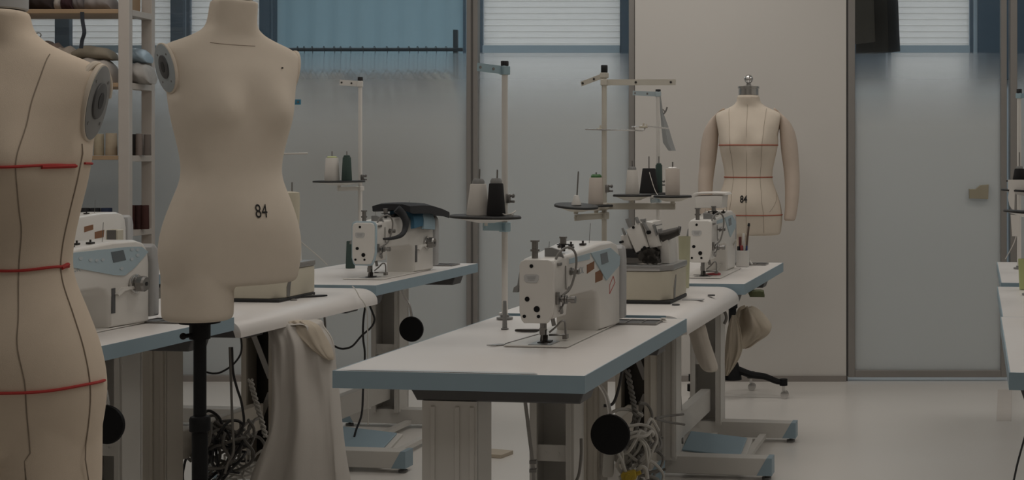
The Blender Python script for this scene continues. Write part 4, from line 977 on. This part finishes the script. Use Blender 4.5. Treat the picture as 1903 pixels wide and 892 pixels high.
def armdisc(t, sd, mplate, mring, wa=.0435):
    zc = .275; xc = sd * .1645 * XS[0]; yc = .008
    def tilt(v): return (v.x + sd * .20 * (v.z - zc), v.y, v.z)
    def ell(a, b_, n=40): return [(yc + a * cos(2 * pi * k / n), zc + b_ * sin(2 * pi * k / n)) for k in range(n)]
    x0, x1 = sorted((xc - sd * .004, xc + sd * .005))
    b = MB(); b.prism(ell(wa + .0025, .0665), 'x', x0, x1, bev=.002); b.map(tilt); rim = b.build('armhole_rim', LINENW, t)
    x0, x1 = sorted((xc, xc + sd * .0062)); b = MB(); b.prism(ell(wa, .063), 'x', x0, x1, bev=.001); b.map(tilt); d = b.build('armhole_plate', mplate, t)
    for k in range(4):
        an = pi / 4 + k * pi / 2; c = (yc + .036 * cos(an), zc + .050 * sin(an)); x0, x1 = sorted((xc + sd * .005, xc + sd * .0072)); b = MB(); b.cyl((x0, *c), (x1, *c), .0028, seg=10); b.map(tilt); b.build('plate_screw', STEEL, d)
    n = 36
    x0, x1 = sorted((xc + sd * .004, xc + sd * .010)); b = MB(); b.prism([(yc + .025 * cos(2 * pi * k / n), zc + .003 + .031 * sin(2 * pi * k / n)) for k in range(n)], 'x', x0, x1, bev=.002); b.map(tilt); b.build('socket_ring', mring, d)
    x0, x1 = sorted((xc + sd * .006, xc + sd * .0108)); b = MB(); b.prism([(yc + .010 * cos(2 * pi * k / n), zc + .003 + .014 * sin(2 * pi * k / n)) for k in range(n)], 'x', x0, x1); b.map(tilt); b.build('socket_hole', BLACK, d)
def number(t, m=INK, z0=-.10, size=.052, x0=0.0, sx=.72, off=0.0):
    def fn(u, v):
        # wrap around the front: find angle for the wanted x
        x = x0 + u; z = z0 + v; lo, hi = .2, pi - .2
        for _ in range(30):
            mid = (lo + hi) / 2
            if surf(z, mid).x > x: lo = mid
            else: hi = mid
        p = surf(z, (lo + hi) / 2); return (p.x, p.y - .0022, p.z)
    return text_mesh('84', size, 'size_number', m, t, fn, sx=sx, cuts=2, offset=off)
def polestand(t, zbot, px, py, legs=(0, 72, 144, 216, 288)):
    """pole, collar and wheeled base in the form's own frame (z measured from the floor)"""
    b = MB(); b.cyl((px, py, zbot - .008), (px, py, zbot - .002), .052, seg=32); b.cyl((px, py, zbot - .05), (px, py, zbot - .0082), .027); b.cyl((px - .05, py - .01, zbot - .038), (px, py, zbot - .038), .006, seg=10); b.sphere((px - .05, py - .01, zbot - .038), .009)
    b.build('mounting_flange', PADB, t)
    b = MB(); b.cyl((px, py, .42), (px, py, zbot - .05), .0165); b.cyl((px, py, .12), (px, py, zbot - .27), .0205); b.build('pole', PADB, t)
    b = MB(); b.lathe([(.021, 0), (.027, .004), (.027, .036), (.024, .042), (.019, .044)], (px, py, zbot - .30), seg=24); b.build('height_collar', PADB, t)
    b = MB(); b.lathe([(.0, .10), (.05, .10), (.045, .14), (.030, .19), (.0, .19)], (px, py, 0), seg=24)
    for la in legs:
        an = R(la)
        c, s = cos(an), sin(an)
        b.tube([(px + .03 * c, py + .03 * s, .15), (px + .10 * c, py + .10 * s, .125), (px + .17 * c, py + .17 * s, .115), (px + .235 * c, py + .235 * s, .090), (px + .27 * c, py + .27 * s, .088)], lambda q: .020 - .006 * q, seg=8)
        b.cyl((px + .27 * c, py + .27 * s, .068), (px + .27 * c, py + .27 * s, .103), .021)
    b.build('base_spider', PADB, t)
    for la in legs:
        an = R(la); cx, cy = px + .27 * cos(an), py + .27 * sin(an)
        b = MB(); b.cyl((cx, cy, .04), (cx, cy, .068), .007, seg=10); b.prism([(-.016, .022), (.010, .018), (.020, .04), (.008, .056), (-.014, .052)], 'y', -.004, .004); 
        w = MB()
        for sy in (-1, 1): w.cyl((cx + .006, cy + sy * .006, .021), (cx + .006, cy + sy * .018, .021), .021, seg=20, bev=.002)
        w.cyl((cx, cy, .03), (cx, cy, .069), .008, seg=12)
        w.build('caster', CHROME, t); b.bm.free()
def dressform(label, x, y, zw, rot, m, discs=(1, -1), thigh=True, cap='plate', arms=False, longside=-1, both=False, xs=1.0, zhi=.43, mplate=None, mring=None, px=None):
    t = thing('dress_form', label, 'dress form', (x, y, 0), rot)
    XS[0] = xs
    b = MB(); bodymesh(b, zhi=zhi)
    zb = -.305
    if thigh:
      for s in ((-1, 1) if both else (longside,)):
        rings = []
        for k in range(26):
            q = k / 25; z = -.20 - .195 * q
            hw = .084 - .002 * q; cxx = s * (.086 + .0 * q); f = .100; bk = .112
            if z < -.38: sh = sqrt(max(0.0, 1 - ((-.38 - z) / .0155) ** 2)); f2 = .88 + .12 * sh
            else: f2 = 1
            if z > -.23: f2 *= .93
            rings.append([Vector((XS[0] * (cxx + hw * f2 * cos(2 * pi * j / 48)), (.006 + (bk if sin(2 * pi * j / 48) < 0 else f) * -sin(2 * pi * j / 48)) * f2, z)) for j in range(48)])
        b.loft(rings)
      zb = -.3955
    body = b.build('torso', m, t, ang=60, loc=(0, 0, zw))
    if thigh:
        rm = body.modifiers.new('smooth_join', 'REMESH'); rm.mode = 'VOXEL'; rm.voxel_size = .006; rm.use_smooth_shade = True
        sm = body.modifiers.new('even_out', 'SMOOTH'); sm.factor = .5; sm.iterations = 8
    off_ = bpy.data.objects.new('x', None); bpy.data.objects.remove(off_)
    class Z: pass
    return t, body, zw + zb
def atx(z, x):
    lo, hi = .02, pi - .02
    for _ in range(30):
        mid = (lo + hi) / 2
        if surf(z, mid).x > x: lo = mid
        else: hi = mid
    return (lo + hi) / 2
def seamp(z, s, k=1.0):
    tb = ((-.5, .094), (-.2, .090), (-.1, .078), (0, .070), (.08, .076), (.165, .084), (.25, .090), (.36, .098), (.5, .10))
    for (z0, x0), (z1, x1) in zip(tb, tb[1:]):
        if z0 <= z <= z1: x = x0 + (x1 - x0) * (.5 - .5 * cos(pi * (z - z0) / (z1 - z0)))
    return surf(z, atx(z, s * x * k), .0006)
# ---- pale form in the foreground (84)
t2, body, zb = dressform('pale dress form without tape lines, number 84, on black pole', (431 - CX) * 3.87 / FPX, 3.87, EYE - 30 * 3.87 / FPX, R(47), LINENW, xs=1.06, zhi=.465)
armdisc(body, -1, mat('grey_blue_plate', (0.38, 0.42, 0.44), 0.45), DGREY, .055); armdisc(body, 1, MATS['grey_blue_plate'], DGREY)
number(body, z0=-.105, x0=.022)
MB().lathe([(.0, 0.4665), (.052, 0.4665), (.054, 0.4690), (.054, 0.4950), (.05, 0.5000), (0, 0.5000)], (0, -0.001, 0), seg=36).build('neck_cap', CHROME, body)
line('neck_seam', SEAM, body, [surf(.372 - .030 * max(0, sin(a)), a, .0005) for a in [R(80 + 38 * k / 30) for k in range(31)]], .0008)
line('pin_head', IRON, body, [surf(.285, R(60), .0005), surf(.285, R(60), .004)], .0022)
polestand(t2, zb, -.086, .006)
# ---- taped form at the far left
t1, body, zb = dressform('large beige dress form with red tape lines at the left edge', (-16 - CX) * 2.40 / FPX, 2.40, EYE - 203 * 2.40 / FPX, R(5), LINEN, both=True)
armdisc(body, 1, mat('grey_plate', (0.25, 0.25, 0.245), 0.45), mat('charcoal_ring', (.10, .10, .10), .5)); armdisc(body, -1, MATS['grey_plate'], MATS['charcoal_ring'])
for z, a1 in ((.168, R(14)), (-.002, R(2)), (-.198, R(-4))):
    line('red_tape', RED, body, [surf(z + .0015 * sin(k * .23), R(180) + (a1 - R(180)) * k / 70, .0014) for k in range(71)], .0026)
line('red_tape', RED, body, ring_pts(.172, .170, R(4), R(-50), 30, .0010), .0022)
line('tape_knot', RED, body, ring_pts(.1665, .168, R(42), R(16), 12, .0016), .0038)
line('tape_knot', RED, body, ring_pts(-.003, .001, R(14), R(3), 10, .0016), .0038)
for s_ in (1, -1):
    sp_ = line('princess_seam', SEAM, body, [Vector((s_ * (.100 - .0012 * k), -.104, -.375 + .0125 * k)) for k in range(6)] + [seamp(z, s_, 1.1) for z in [-.30 + .655 * k / 80 for k in range(81)]], .0010)
    sw = sp_.modifiers.new('on_cloth', 'SHRINKWRAP'); sw.target = body; sw.wrap_method = 'NEAREST_SURFACEPOINT'; sw.wrap_mode = 'OUTSIDE_SURFACE'; sw.offset = .0007
line('side_seam', SEAM, body, [Vector((.1685 - .0003 * k, -.022 - .004 * k, -.375 + .013 * k)) for k in range(5)] + [surf(z, R(14 - 6 * max(0, z / .2)), .0006) for z in [-.30 + .505 * k / 60 for k in range(61)]], .0010)
line('centre_seam', SEAM, body, [surf(z, R(90), .0006) for z in [-.29 + .66 * k / 60 for k in range(61)]], .0010)
MB().lathe([(.0, 0.4315), (.052, 0.4315), (.054, 0.4340), (.054, 0.4600), (.05, 0.4650), (0, 0.4650)], (0, 0.005, 0), seg=36).build('neck_cap', LGREY, body)
# frayed calico fold at the shoulder tip
b = MB(); b.tube([(.160, -.030, .320), (.168, -.01, .338), (.172, .012, .342), (.175, .035, .335), (.174, .050, .312), (.170, .056, .285)], lambda q: .0035 + .002 * sin(q * 9), seg=8); b.build('shoulder_fold', LINENW, body)
polestand(t1, zb, -.086, .006)
# ---- form with arms by the back wall (84)
F3 = 7.50
t3, body, zb = dressform('beige dress form with arms and chrome neck, standing before the white wall', (1391 - CX) * F3 / FPX, F3, EYE - 39 * F3 / FPX, R(-5), LINENW)
for z in (.168, .0, -.198):
    line('red_tape', REDD, body, ring_pts(z, z, R(180), R(0), 70, .0012), .0030)
for s_, zt_ in ((0, .38), (1, .36), (-1, .36)):
    line('front_seam', SEAMP, body, [seamp(z, s_) for z in [-.29 + (.29 + zt_) * k / 60 for k in range(61)]], .0011)
line('hip_seam', SEAMP, body, [surf(-.18 + .10 * k / 20, R(50 - 45 * k / 20), .0006) for k in range(21)], .0011)
number(body, z0=-.115, size=.052, x0=-.012, off=.0014)
b = MB(); b.lathe([(.0, 0.4310), (.052, 0.4310), (.054, 0.4330), (.054, 0.4650), (.058, 0.4670), (.058, 0.4770), (.03, 0.4800), (.018, 0.4850), (.012, 0.4900), (.012, 0.4950), (.0, 0.4950)], (0, 0.005, 0), seg=36); b.sphere((0, .005, 0.5170), .024); b.build('neck_cap', CHROME, body)
for s in (1, -1):
    b = MB(); rr = []
    k_ = [(.150, .342, .022, .022), (.166, .338, .030, .040), (.184, .316, .038, .048), (.198, .275, .043, .052), (.208, .21, .045, .052), (.216, .13, .045, .050), (.224, .05, .042, .046), (.230, -.02, .040, .043), (.230, -.10, .037, .039), (.226, -.17, .033, .034), (.220, -.215, .031, .030), (.219, -.228, .024, .022)]
    pts = crv([(a, 0, z) for a, z, _, _ in k_], 4); rad = crv([(c, d, 0) for _, _, c, d in k_], 4)
    for p, r in zip(pts, rad):
        yo = .03 - .045 * max(0, (.05 - p.z) / .25)
        ti = -.6 * max(0, (p.z - .26) / .07)
        rr.append([Vector((s * (p.x + r.x * cos(a)), yo + r.y * sin(a), p.z - r.x * cos(a) * (.9 if p.z > .3 else .9 * max(0, (p.z - .16) / .14)))) for a in [2 * pi * j / 28 for j in range(28)]])
    b.loft(rr); b.build('arm', LINENARM, body, ang=60)
polestand(t3, zb, -.086, .006, (5, 75, 150, 225))
# ================================================================ shelving unit at the back left
SY0, SY1 = 7.45, 7.76
SXR = (240 - CX) * SY0 / FPX; SXL = SXR - 1.15
sh = thing('shelving_unit', 'white shelving unit with wooden boards by the blue-lit window', 'shelf', (SXR, SY0, 0))
SHW = mat('shelf_paint', (0.55, 0.50, 0.455), 0.5)
pw = .058
for (px_, py_) in ((-pw / 2, .02), (-pw / 2, SY1 - SY0 - .02), (-1.15 + pw / 2, .02), (-1.15 + pw / 2, SY1 - SY0 - .02)):
    MB().box((px_, py_, 1.25), (pw, .04, 2.5), bev=.003).build('upright', SHW, sh, smooth=False)
levels = [EYE - (py - CY) * 7.6 / FPX for py in (22, 156, 289, 426)]
levels += [levels[-1] - .38, levels[-1] - .76]
for z in levels:
    MB().box((-1.15 / 2, (SY1 - SY0) / 2, z - .012), (1.15 - 2 * pw, SY1 - SY0 - .0, .022), bev=.002).build('shelf_board', WOOD, sh, smooth=False)
    for px_ in (-pw / 2, -1.15 + pw / 2):
        MB().box((px_, (SY1 - SY0) / 2, z - .016), (pw, SY1 - SY0 - .082, .032), bev=.002).build('side_bearer', SHW, sh, smooth=False)
    MB().box((-pw - .004, (SY1 - SY0) / 2, z + .04), (.008, SY1 - SY0 - .10, .075)).build('end_stop', WOOD, sh, smooth=False)
# cones on the shelves
def shelfcone(label, px, z, h, r, rgb, y):
    X = (px - CX) * y / FPX
    m = mat('yarn_%d_%d_%d' % tuple(int(c * 100) for c in rgb), rgb, .9, noise=.12, nscale=40)
    return cone(label, X, y, z, h, r, r * .93, m, group='yarn cones on the shelves')
zc3 = levels[2] + .0005
shelfcone('cream yarn cone on the shelf, nearest the left dress form', 184, zc3, .115, .026, (.42, .36, .26), 7.56)
shelfcone('cream yarn cone on the shelf, left of the white upright', 207, zc3, .118, .030, (.46, .38, .28), 7.56)
shelfcone('black yarn cone on the shelf, right of the white upright', 247.0, zc3, .114, .022, (.035, .03, .028), 7.60)
shelfcone('taupe yarn cone on the shelf, second right of the upright', 258.5, zc3, .116, .018, (.22, .18, .16), 7.58)
shelfcone('grey yarn cone on the shelf, between two taupe ones', 266.5, zc3, .114, .016, (.30, .27, .25), 7.66)
shelfcone('dark taupe yarn cone on the shelf, rightmost of its row', 274, zc3, .112, .019, (.15, .125, .11), 7.60)
zc4 = levels[3] + .0005
for i, (px, rgb, r, lab) in enumerate(((158, (.02, .02, .022), .026, 'black yarn cone on the lower shelf, first from the left'), (177, (.018, .018, .022), .027, 'black yarn cone on the lower shelf, second from the left'), (198, (.022, .032, .07), .030, 'navy yarn cone on the lower shelf, left of the upright'))):
    shelfcone(lab, px, zc4, .115, r, rgb, 7.56)
for i, (px, rgb, r, lab) in enumerate(((247, (.055, .018, .014), .020, 'maroon yarn cone on the lower shelf, next to the upright'), (258.5, (.045, .016, .013), .019, 'maroon yarn cone on the lower shelf, middle of three'), (270, (.05, .017, .014), .020, 'maroon yarn cone on the lower shelf, rightmost of three'))):
    shelfcone(lab, px, zc4, .128, r, rgb, 7.60)
# bundles on the second shelf
def bundle(label, px0, px1, h, y, z, m, seed, name='fabric_roll', group='fabric bundles on the shelf', lean=0.0, dep=.11):
    xa, xb = (px0 - CX) * y / FPX, (px1 - CX) * y / FPX
    rnd = random.Random(seed); b = MB(); rings = []
    n = 16
    for i in range(n + 1):
        q = i / n; x = xa + (xb - xa) * q
        e = (1 - abs(2 * q - 1) ** 3.0) ** .5 if 0 < q < 1 else .05
        hh = h * (e * .85 + .15 * e * mnoise.noise(Vector((q * 4 + seed, seed, 0))) + .02)
        ring = []
        for a in range(16):
            an = 2 * pi * a / 16
            w_ = 1 + .14 * mnoise.noise(Vector((q * 5, cos(an) * 2, sin(an) * 2 + seed)))
            ring.append((x, y + dep * cos(an) * w_ * (.4 + .6 * e), z + .0006 + hh * .5 * max(0.0, 1 + sin(an) * w_ if sin(an) > -.8 else 0) + lean * q))
        rings.append(ring)
    b.loft(rings); o = b.build(name, m, ang=70); return tag(o, label, 'fabric', group)
zs = levels[1] + .0005
FB1 = mat('sand_fabric', (.40, .335, .275), .95, noise=.2, nscale=15); FB2 = mat('pale_fabric', (.50, .45, .41), .95, noise=.18, nscale=12); FB3 = mat('khaki_fabric', (.30, .26, .20), .95, noise=.15); FB4 = mat('blue_grey_film', (.30, .38, .44), .4, noise=.15); FB5 = mat('brown_fabric', (.20, .145, .115), .95, noise=.2)
bundle('brown crumpled fabric bundle on the upper shelf beside the left form neck', 58, 132, .25, 7.60, zs, FB5, 1)
bundle('sand coloured fabric bundle on the upper shelf', 92, 155, .22, 7.58, zs, FB1, 2)
bundle('pale wrapped fabric roll on the upper shelf left of the upright', 138, 217, .16, 7.58, zs, FB2, 3, dep=.10)
o = bundle('khaki fabric lying on top of the pale wrapped roll', 134, 214, .085, 7.60, zs + .125, FB3, 4, dep=.09)
bundle('grey wrapped roll on the upper shelf right of the upright', 232.5, 284, .13, 7.60, zs, mat('grey_wrap', (.40, .375, .35), .7, noise=.25, nscale=25), 5, dep=.10)
bundle('pale blue plastic bag on top of the grey roll', 233, 278, .09, 7.62, zs + .112, FB4, 6, dep=.09)
zt1 = levels[0] + .0005
bundle('dark brown bundle on the top shelf at left', 57, 108, .12, 7.58, zt1, mat('dark_brown_cloth', (.045, .032, .03), .95, noise=.3, nscale=30), 7)
bundle('white bundle on the top shelf', 107, 122, .10, 7.56, zt1, FB2, 8, dep=.06)
bundle('burgundy bundle on the top shelf', 121, 142, .11, 7.56, zt1, mat('burgundy_cloth', (.06, .03, .035), .95, noise=.3), 9, dep=.08)
bundle('grey bundle on the top shelf left of the upright', 142, 166, .12, 7.58, zt1, mat('grey_cloth', (.22, .20, .20), .95, noise=.3), 10, dep=.08)
bundle('pale grey bundle on the top shelf nearest the upright', 164, 214, .12, 7.58, zt1, mat('pale_grey_cloth', (.36, .33, .32), .95, noise=.2), 11, dep=.09)
# dark strap hanging between shelves
b = MB(); pth = [P(152, 22, 7.44), P(153, 40, 7.44), P(156, 60, 7.43), P(152, 75, 7.44), P(150, 90, 7.44)]
pp = crv(pth, 5); b.loft([[p + Vector((-.009, 0, 0)), p + Vector((.009, 0.004, 0)), p + Vector((.009, .007, 0)), p + Vector((-.009, .003, 0))] for p in pp])
tag(b.build('hanging_strap', mat('dark_strap', (.03, .035, .045), .8)), 'dark strap hanging down from the top shelf', 'strap')
b = MB(); b.tube([P(60, 78, 7.5), P(62, 66, 7.5), P(72, 61, 7.5), (P(76, 66, 7.5)), P(68, 74, 7.5), P(59, 78, 7.52), P(58, 84, 7.53)], .003, seg=6); tag(b.build('wire_loop', CABLEG), 'thin grey wire loop sticking up from the upper shelf bundle', 'wire')

# ================================================================ hanging bags and cloth
def sack(label, name, Y, rows, depth, m, seed, cat='bag', fold=.02, nfold=7, group=None, dfun=None):
    """rows: (py, px_left, px_right, depth factor) silhouette of the cloth at distance Y"""
    rings = []; n = 96
    P_ = crv([(r[1], r[2], r[0]) for r in rows], 5); D_ = crv([(r[3], 0, 0) for r in rows], 5)
    for i, (p, d) in enumerate(zip(P_, D_)):
        q = i / (len(P_) - 1)
        a, c = P(p.x, p.z, Y), P(p.y, p.z, Y); mid = (a + c) / 2; hw = (c.x - a.x) / 2
        ring = []
        for k in range(n):
            an = 2 * pi * k / n
            f = fold * (mnoise.noise(Vector((cos(an) * 2.0 + seed, sin(an) * 2.0 + q * .8, q * 1.6))) * 1.7 + .40 * sin(an * nfold + seed + 2.2 * sin(2.6 * q + seed)) * (.6 + .4 * mnoise.noise(Vector((an, q * 3, seed)))) + .18 * mnoise.noise(Vector((cos(an) * 6, sin(an) * 6, q * 7 + seed))))
            ring.append((mid.x + hw * cos(an) * (1 + .25 * f * abs(sin(an)) / max(fold, .001) * .3), Y + depth * d.x * sin(an) + f * (1.0 if sin(an) < 0 else .4), mid.z + .3 * f * cos(an * 2)))
        rings.append(ring)
    b = MB(); b.loft(rings); o = b.build(name, m, ang=80)
    return tag(o, label, cat, group)
sack('large pale cloth sack hanging from the rounded left table', 'cloth_sack', 4.99, [(601, 502, 545, .3), (598, 500, 590, .45), (612, 505, 600, .55), (640, 512, 616, .7), (690, 514, 622, .85), (740, 514, 628, .95), (790, 508, 632, 1.05), (830, 492, 636, 1.1), (870, 474, 642, 1.12), (905, 462, 648, 1.12), (935, 462, 650, 1.0), (955, 480, 640, .8), (962, 540, 600, .3)], .115, CLOTHG, 3, fold=.034, nfold=6)
sack('beige fold of cloth bulging over the right side of the pale sack', 'cloth_fold', 4.955, [(596, 535, 572, .4), (606, 540, 592, .7), (625, 556, 604, .9), (645, 578, 613, 1.0), (660, 598, 619, .8), (668, 612, 620, .4)], .05, CLOTHB, 9, cat='cloth', fold=.008)
sack('slim pale cloth tube hanging from the rounded right table', 'cloth_tube', 5.06, [(600, 1284, 1306, .7), (604, 1276, 1311, .9), (630, 1283, 1318, 1), (660, 1292, 1328, 1), (680, 1301, 1334, 1), (688, 1308, 1333, .9), (691, 1314, 1328, .4)], .033, CLOTHW, 5, fold=.002)
sack('crumpled beige scrap bag hanging at the far right table corner', 'scrap_bag', 5.92, [(571, 1384, 1396, .3), (576, 1372, 1408, .7), (590, 1366, 1424, 1), (606, 1362, 1434, 1.1), (620, 1360, 1428, 1.05), (632, 1362, 1410, .95), (642, 1368, 1396, .7), (646, 1374, 1386, .3)], .085, CLOTHB, 12, fold=.026, nfold=5)
sack('loose beige cloth tail hanging below the crumpled scrap bag', 'cloth_tail', 5.84, [(586, 1360, 1368, .4), (610, 1352, 1376, .8), (640, 1348, 1380, 1), (660, 1347, 1377, .9), (680, 1347, 1366, .7), (698, 1348, 1353, .3)], .03, CLOTHB, 17, cat='cloth', fold=.010)
# ================================================================ cables
def cable(label, pts, r, m, name='hanging_cable', group=None, Y=None):
    b = MB(); b.tube([P(*p) for p in pts], r, seg=8); return tag(b.build(name, m), label, 'cable', group)
cable('thin dark cable sagging behind the black pole of the pale form', [(372, 688, 5.0), (385, 692, 5.0), (396, 694, 5.0), (410, 692, 5.0), (430, 680, 5.0), (444, 664, 5.0), (449, 648, 5.0), (447, 625, 5.0), (440, 612, 5.0)], .0035, CABLEB)
cable('straight grey rod-like cable right of the black pole', [(427, 645, 4.9), (429, 700, 4.9), (431, 760, 4.9), (433, 805, 4.9), (434, 840, 4.9), (424, 860, 4.9), (418, 880, 4.9)], .0045, CABLEG)
cable('dark cable hanging beside the straight grey one', [(431, 645, 4.95), (433, 690, 4.95), (440, 720, 4.95), (448, 745, 4.95), (453, 775, 4.95), (452, 790, 4.95), (444, 806, 4.95), (435, 812, 4.95)], .0045, CABLEB)
cable('black cable looping below the back-left table', [(619, 642, 5.9), (630, 647, 5.9), (640, 648, 5.9), (655, 643, 5.9), (672, 624, 5.9), (690, 608, 5.9), (696, 594, 5.9), (692, 580, 5.9), (686, 566, 5.9)], .0042, CABLEB)
cable('black cable dropping straight below the back-left table', [(679, 566, 5.95), (675, 600, 5.95), (675, 630, 5.95), (678, 660, 5.95), (675, 720, 5.95), (672, 770, 5.95), (660, 805, 5.95), (652, 850, 5.95)], .0045, CABLEB)
cable('white thread hanging from the edge of the rounded left table', [(655, 532, 5.52), (662, 540, 5.48), (668, 552, 5.46), (676, 562, 5.44), (681, 575, 5.44), (683, 600, 5.44), (684, 790, 5.44)], .0022, CABLEW)
cable('white thread stretched from the rolls to the back-left table', [(560, 450, 5.7), (590, 475, 5.75), (608, 492, 5.8)], .0022, CABLEW)
cable('chrome rod hanging below the front table, left of the knee pad', [(970, 702, 3.95), (978, 762, 3.95), (984, 812, 3.95), (990, 862, 3.95), (993, 905, 3.95)], .0052, STEEL, 'hanging_rod')
for py, lab in ((858, 'upper small metal clamp on the rod below the front table'), (874, 'lower small metal clamp on the rod below the front table')):
    b = MB(); b.box(P(991, py, 3.95), (.020, .016, .010), bev=.001); tag(b.build('rod_clamp', STEEL, smooth=False), lab, 'clamp')
cable('dark cable looping below the front table behind the knee pad', [(1156, 690, 4.25), (1150, 720, 4.25), (1142, 745, 4.25), (1134, 753, 4.25), (1122, 754, 4.25)], .0045, CABLEB)
cable('grey cable running down the far leg of the front table', [(1080, 815, 4.2), (1080, 845, 4.2), (1076, 880, 4.2), (1068, 900, 4.2)], .0045, CABLEG)
# chain-like twisted cord under the right row
def twist(label, pts, r, m):
    c = crv([P(*p) for p in pts], 14); b = MB()
    for ph in (0, pi):
        b.tube([p + Vector((cos(i * .9 + ph) * r, sin(i * .9 + ph) * r, 0)) for i, p in enumerate(c)], r * .85, seg=6, n=1)
    return tag(b.build('twisted_cord', m), label, 'cord')
twist('twisted grey cord hanging between the two right tables', [(1166, 688, 4.8), (1174, 730, 4.8), (1180, 765, 4.8), (1184, 810, 4.8), (1188, 850, 4.8), (1190, 890, 4.8)], .006, CABLEG)
twist('twisted pale cord hanging behind the pale sack', [(465, 705, 5.2), (474, 740, 5.2), (484, 775, 5.2), (494, 812, 5.2)], .006, CABLEW)
rnd = random.Random(4)
def tangle(label, name, cx, cy, Y, sx, sy, sz, n, mats_, rr):
    b = MB()
    for k in range(n):
        pts = []; p = Vector((rnd.uniform(-sx, sx), rnd.uniform(-sy, sy), rnd.uniform(-sz, sz)))
        d = Vector((rnd.uniform(-1, 1), rnd.uniform(-1, 1), rnd.uniform(-1, 1)))
        for j in range(12):
            pts.append(P(cx, cy, Y) + p)
            d = (d + Vector((rnd.uniform(-1, 1), rnd.uniform(-1, 1), rnd.uniform(-1, 1))) * .55 - Vector((p.x / sx, p.y / sy, p.z / sz)) * .45).normalized()
            p = p + d * .042
        b.tube(pts, rr, seg=6, n=5)
    o = b.build(name, mats_); return tag(o, label, 'cables', kind='stuff')
tangle('tangle of white cables below the front table by the knee pad', 'cable_tangle', 1178, 850, 4.75, .055, .07, .11, 9, CABLEW, .0055)
tangle('tangle of dark cables below the front table, under the white ones', 'cable_tangle', 1182, 862, 4.82, .06, .06, .13, 10, CABLEG, .005)
tangle('bundle of grey cables draped on the rail under the rounded left table', 'cable_tangle', 412, 825, 5.1, .12, .09, .06, 16, CABLEG, .0055)
tangle('loops of dark cable falling to the floor under the rounded left table', 'cable_tangle', 400, 850, 5.05, .12, .06, .09, 8, CABLEB, .005)
tangle('fan of pale cables near the floor beside the pale sack', 'cable_tangle', 445, 868, 5.15, .06, .05, .05, 6, CABLEW, .004)
cable('white cable loop beside the yellow plug', [(1150, 800, 4.72), (1170, 806, 4.72), (1184, 812, 4.72), (1196, 820, 4.72), (1205, 835, 4.72), (1205, 850, 4.72), (1195, 862, 4.72), (1188, 868, 4.72)], .006, CABLEW)
cable('white cable arching over the yellow plug', [(1178, 900, 4.68), (1184, 878, 4.68), (1192, 868, 4.68), (1200, 872, 4.68), (1203, 890, 4.68)], .007, CABLEW)
for k, dz in enumerate((0, 6, 12)):
    cable('grey cable coil on the leg of the rounded right table, ' + ('upper loop', 'middle loop', 'lower loop')[k], [(1196, 790 + dz, 4.98), (1212, 800 + dz, 4.95), (1222, 815 + dz, 4.95), (1214, 826 + dz * .6, 4.95), (1200, 810 + dz, 4.97), (1192, 800 + dz, 4.98)], .004, CABLEG)
cable('pale cable strung between the two right tables, upper', [(1218, 777, 5.3), (1240, 773, 5.5), (1270, 770, 5.6)], .0045, CABLEG)
cable('pale cable strung between the two right tables, lower', [(1218, 778, 5.3), (1240, 784, 5.5), (1272, 789, 5.6)], .0045, CABLEG)
cable('dark curved cable at the corner of the far right table', [(1343, 578, 5.55), (1348, 582, 5.55), (1350, 592, 5.55), (1346, 602, 5.55)], .006, CABLEG)
# white adapters and yellow plug
for i, (px, py, Y, sx, sz, an) in enumerate(((1131, 862, 4.72, .035, .085, .05), (1158, 848, 4.78, .05, .05, .5))):
    c = P(px, py, Y); b = MB(); b.box((0, 0, 0), (sx, .04, sz), bev=.008); tag(b.build('power_adapter', CABLEW, loc=c, rot=(0, an, 0)), ('upright white power adapter under the front table', 'tilted white power adapter among the white cables')[i], 'adapter')
c = P(1169, 884, 4.66); b = MB(); b.box((0, 0, 0), (.05, .04, .03), bev=.008); b.cyl((.0, -.02, 0), (.0, -.028, 0), .01); b.cyl((.024, 0, 0), (.04, 0, .004), .007); tag(b.build('yellow_plug', YELLOW, loc=c, rot=(0, -.2, 0)), 'yellow plug among the white cables under the front table', 'plug')
# ================================================================ light and camera
def area(name, loc, sx, sy, power, col=(1.0, .95, .89), rot=(0, 0, 0)):
    l = bpy.data.lights.new(name, 'AREA'); l.shape = 'RECTANGLE'; l.size = sx; l.size_y = sy; l.energy = power; l.color = col
    o = bpy.data.objects.new(name, l); COL.objects.link(o); o.location = loc; o.rotation_euler = rot; return o
for i, (x, y) in enumerate(((-3.2, 3.6), (-3.2, 6.4), (-.6, 2.2), (-.6, 4.9), (-.6, 7.0), (2.2, 3.6), (2.2, 6.6))):
    area('ceiling_lamp', (x, y, ZC - .03), 1.3, .9, 34)
area('back_room_fill', (-2.5, 9.4, ZC - .03), 3.0, .5, 60, (.88, .95, 1.0))  # unseen fill lamps, added to brighten the room behind the glass
area('back_room_fill', (1.2, 9.4, ZC - .03), 2.0, .5, 40, (.88, .95, 1.0))
w = bpy.data.worlds.new('sky'); scene.world = w; w.use_nodes = True
bg = w.node_tree.nodes['Background']; bg.inputs['Color'].default_value = (.88, .94, 1.0, 1); bg.inputs['Strength'].default_value = 4.7
cam = bpy.data.cameras.new('camera'); co = bpy.data.objects.new('camera', cam); COL.objects.link(co)
co.location = (0, 0, EYE); co.rotation_euler = (R(90), 0, 0)
cam.sensor_fit = 'HORIZONTAL'; cam.sensor_width = 36; cam.lens = FPX / 1903 * 36
cam.shift_x = (951.5 - CX) / 1903; cam.shift_y = (CY - 446) / 1903
cam.clip_start = .05; cam.clip_end = 60
scene.camera = co
scene.view_settings.view_transform = 'Standard'; scene.view_settings.look = 'None'; scene.view_settings.gamma = 1
scene.view_settings.use_curve_mapping = False
scene.view_settings.exposure = -1.75
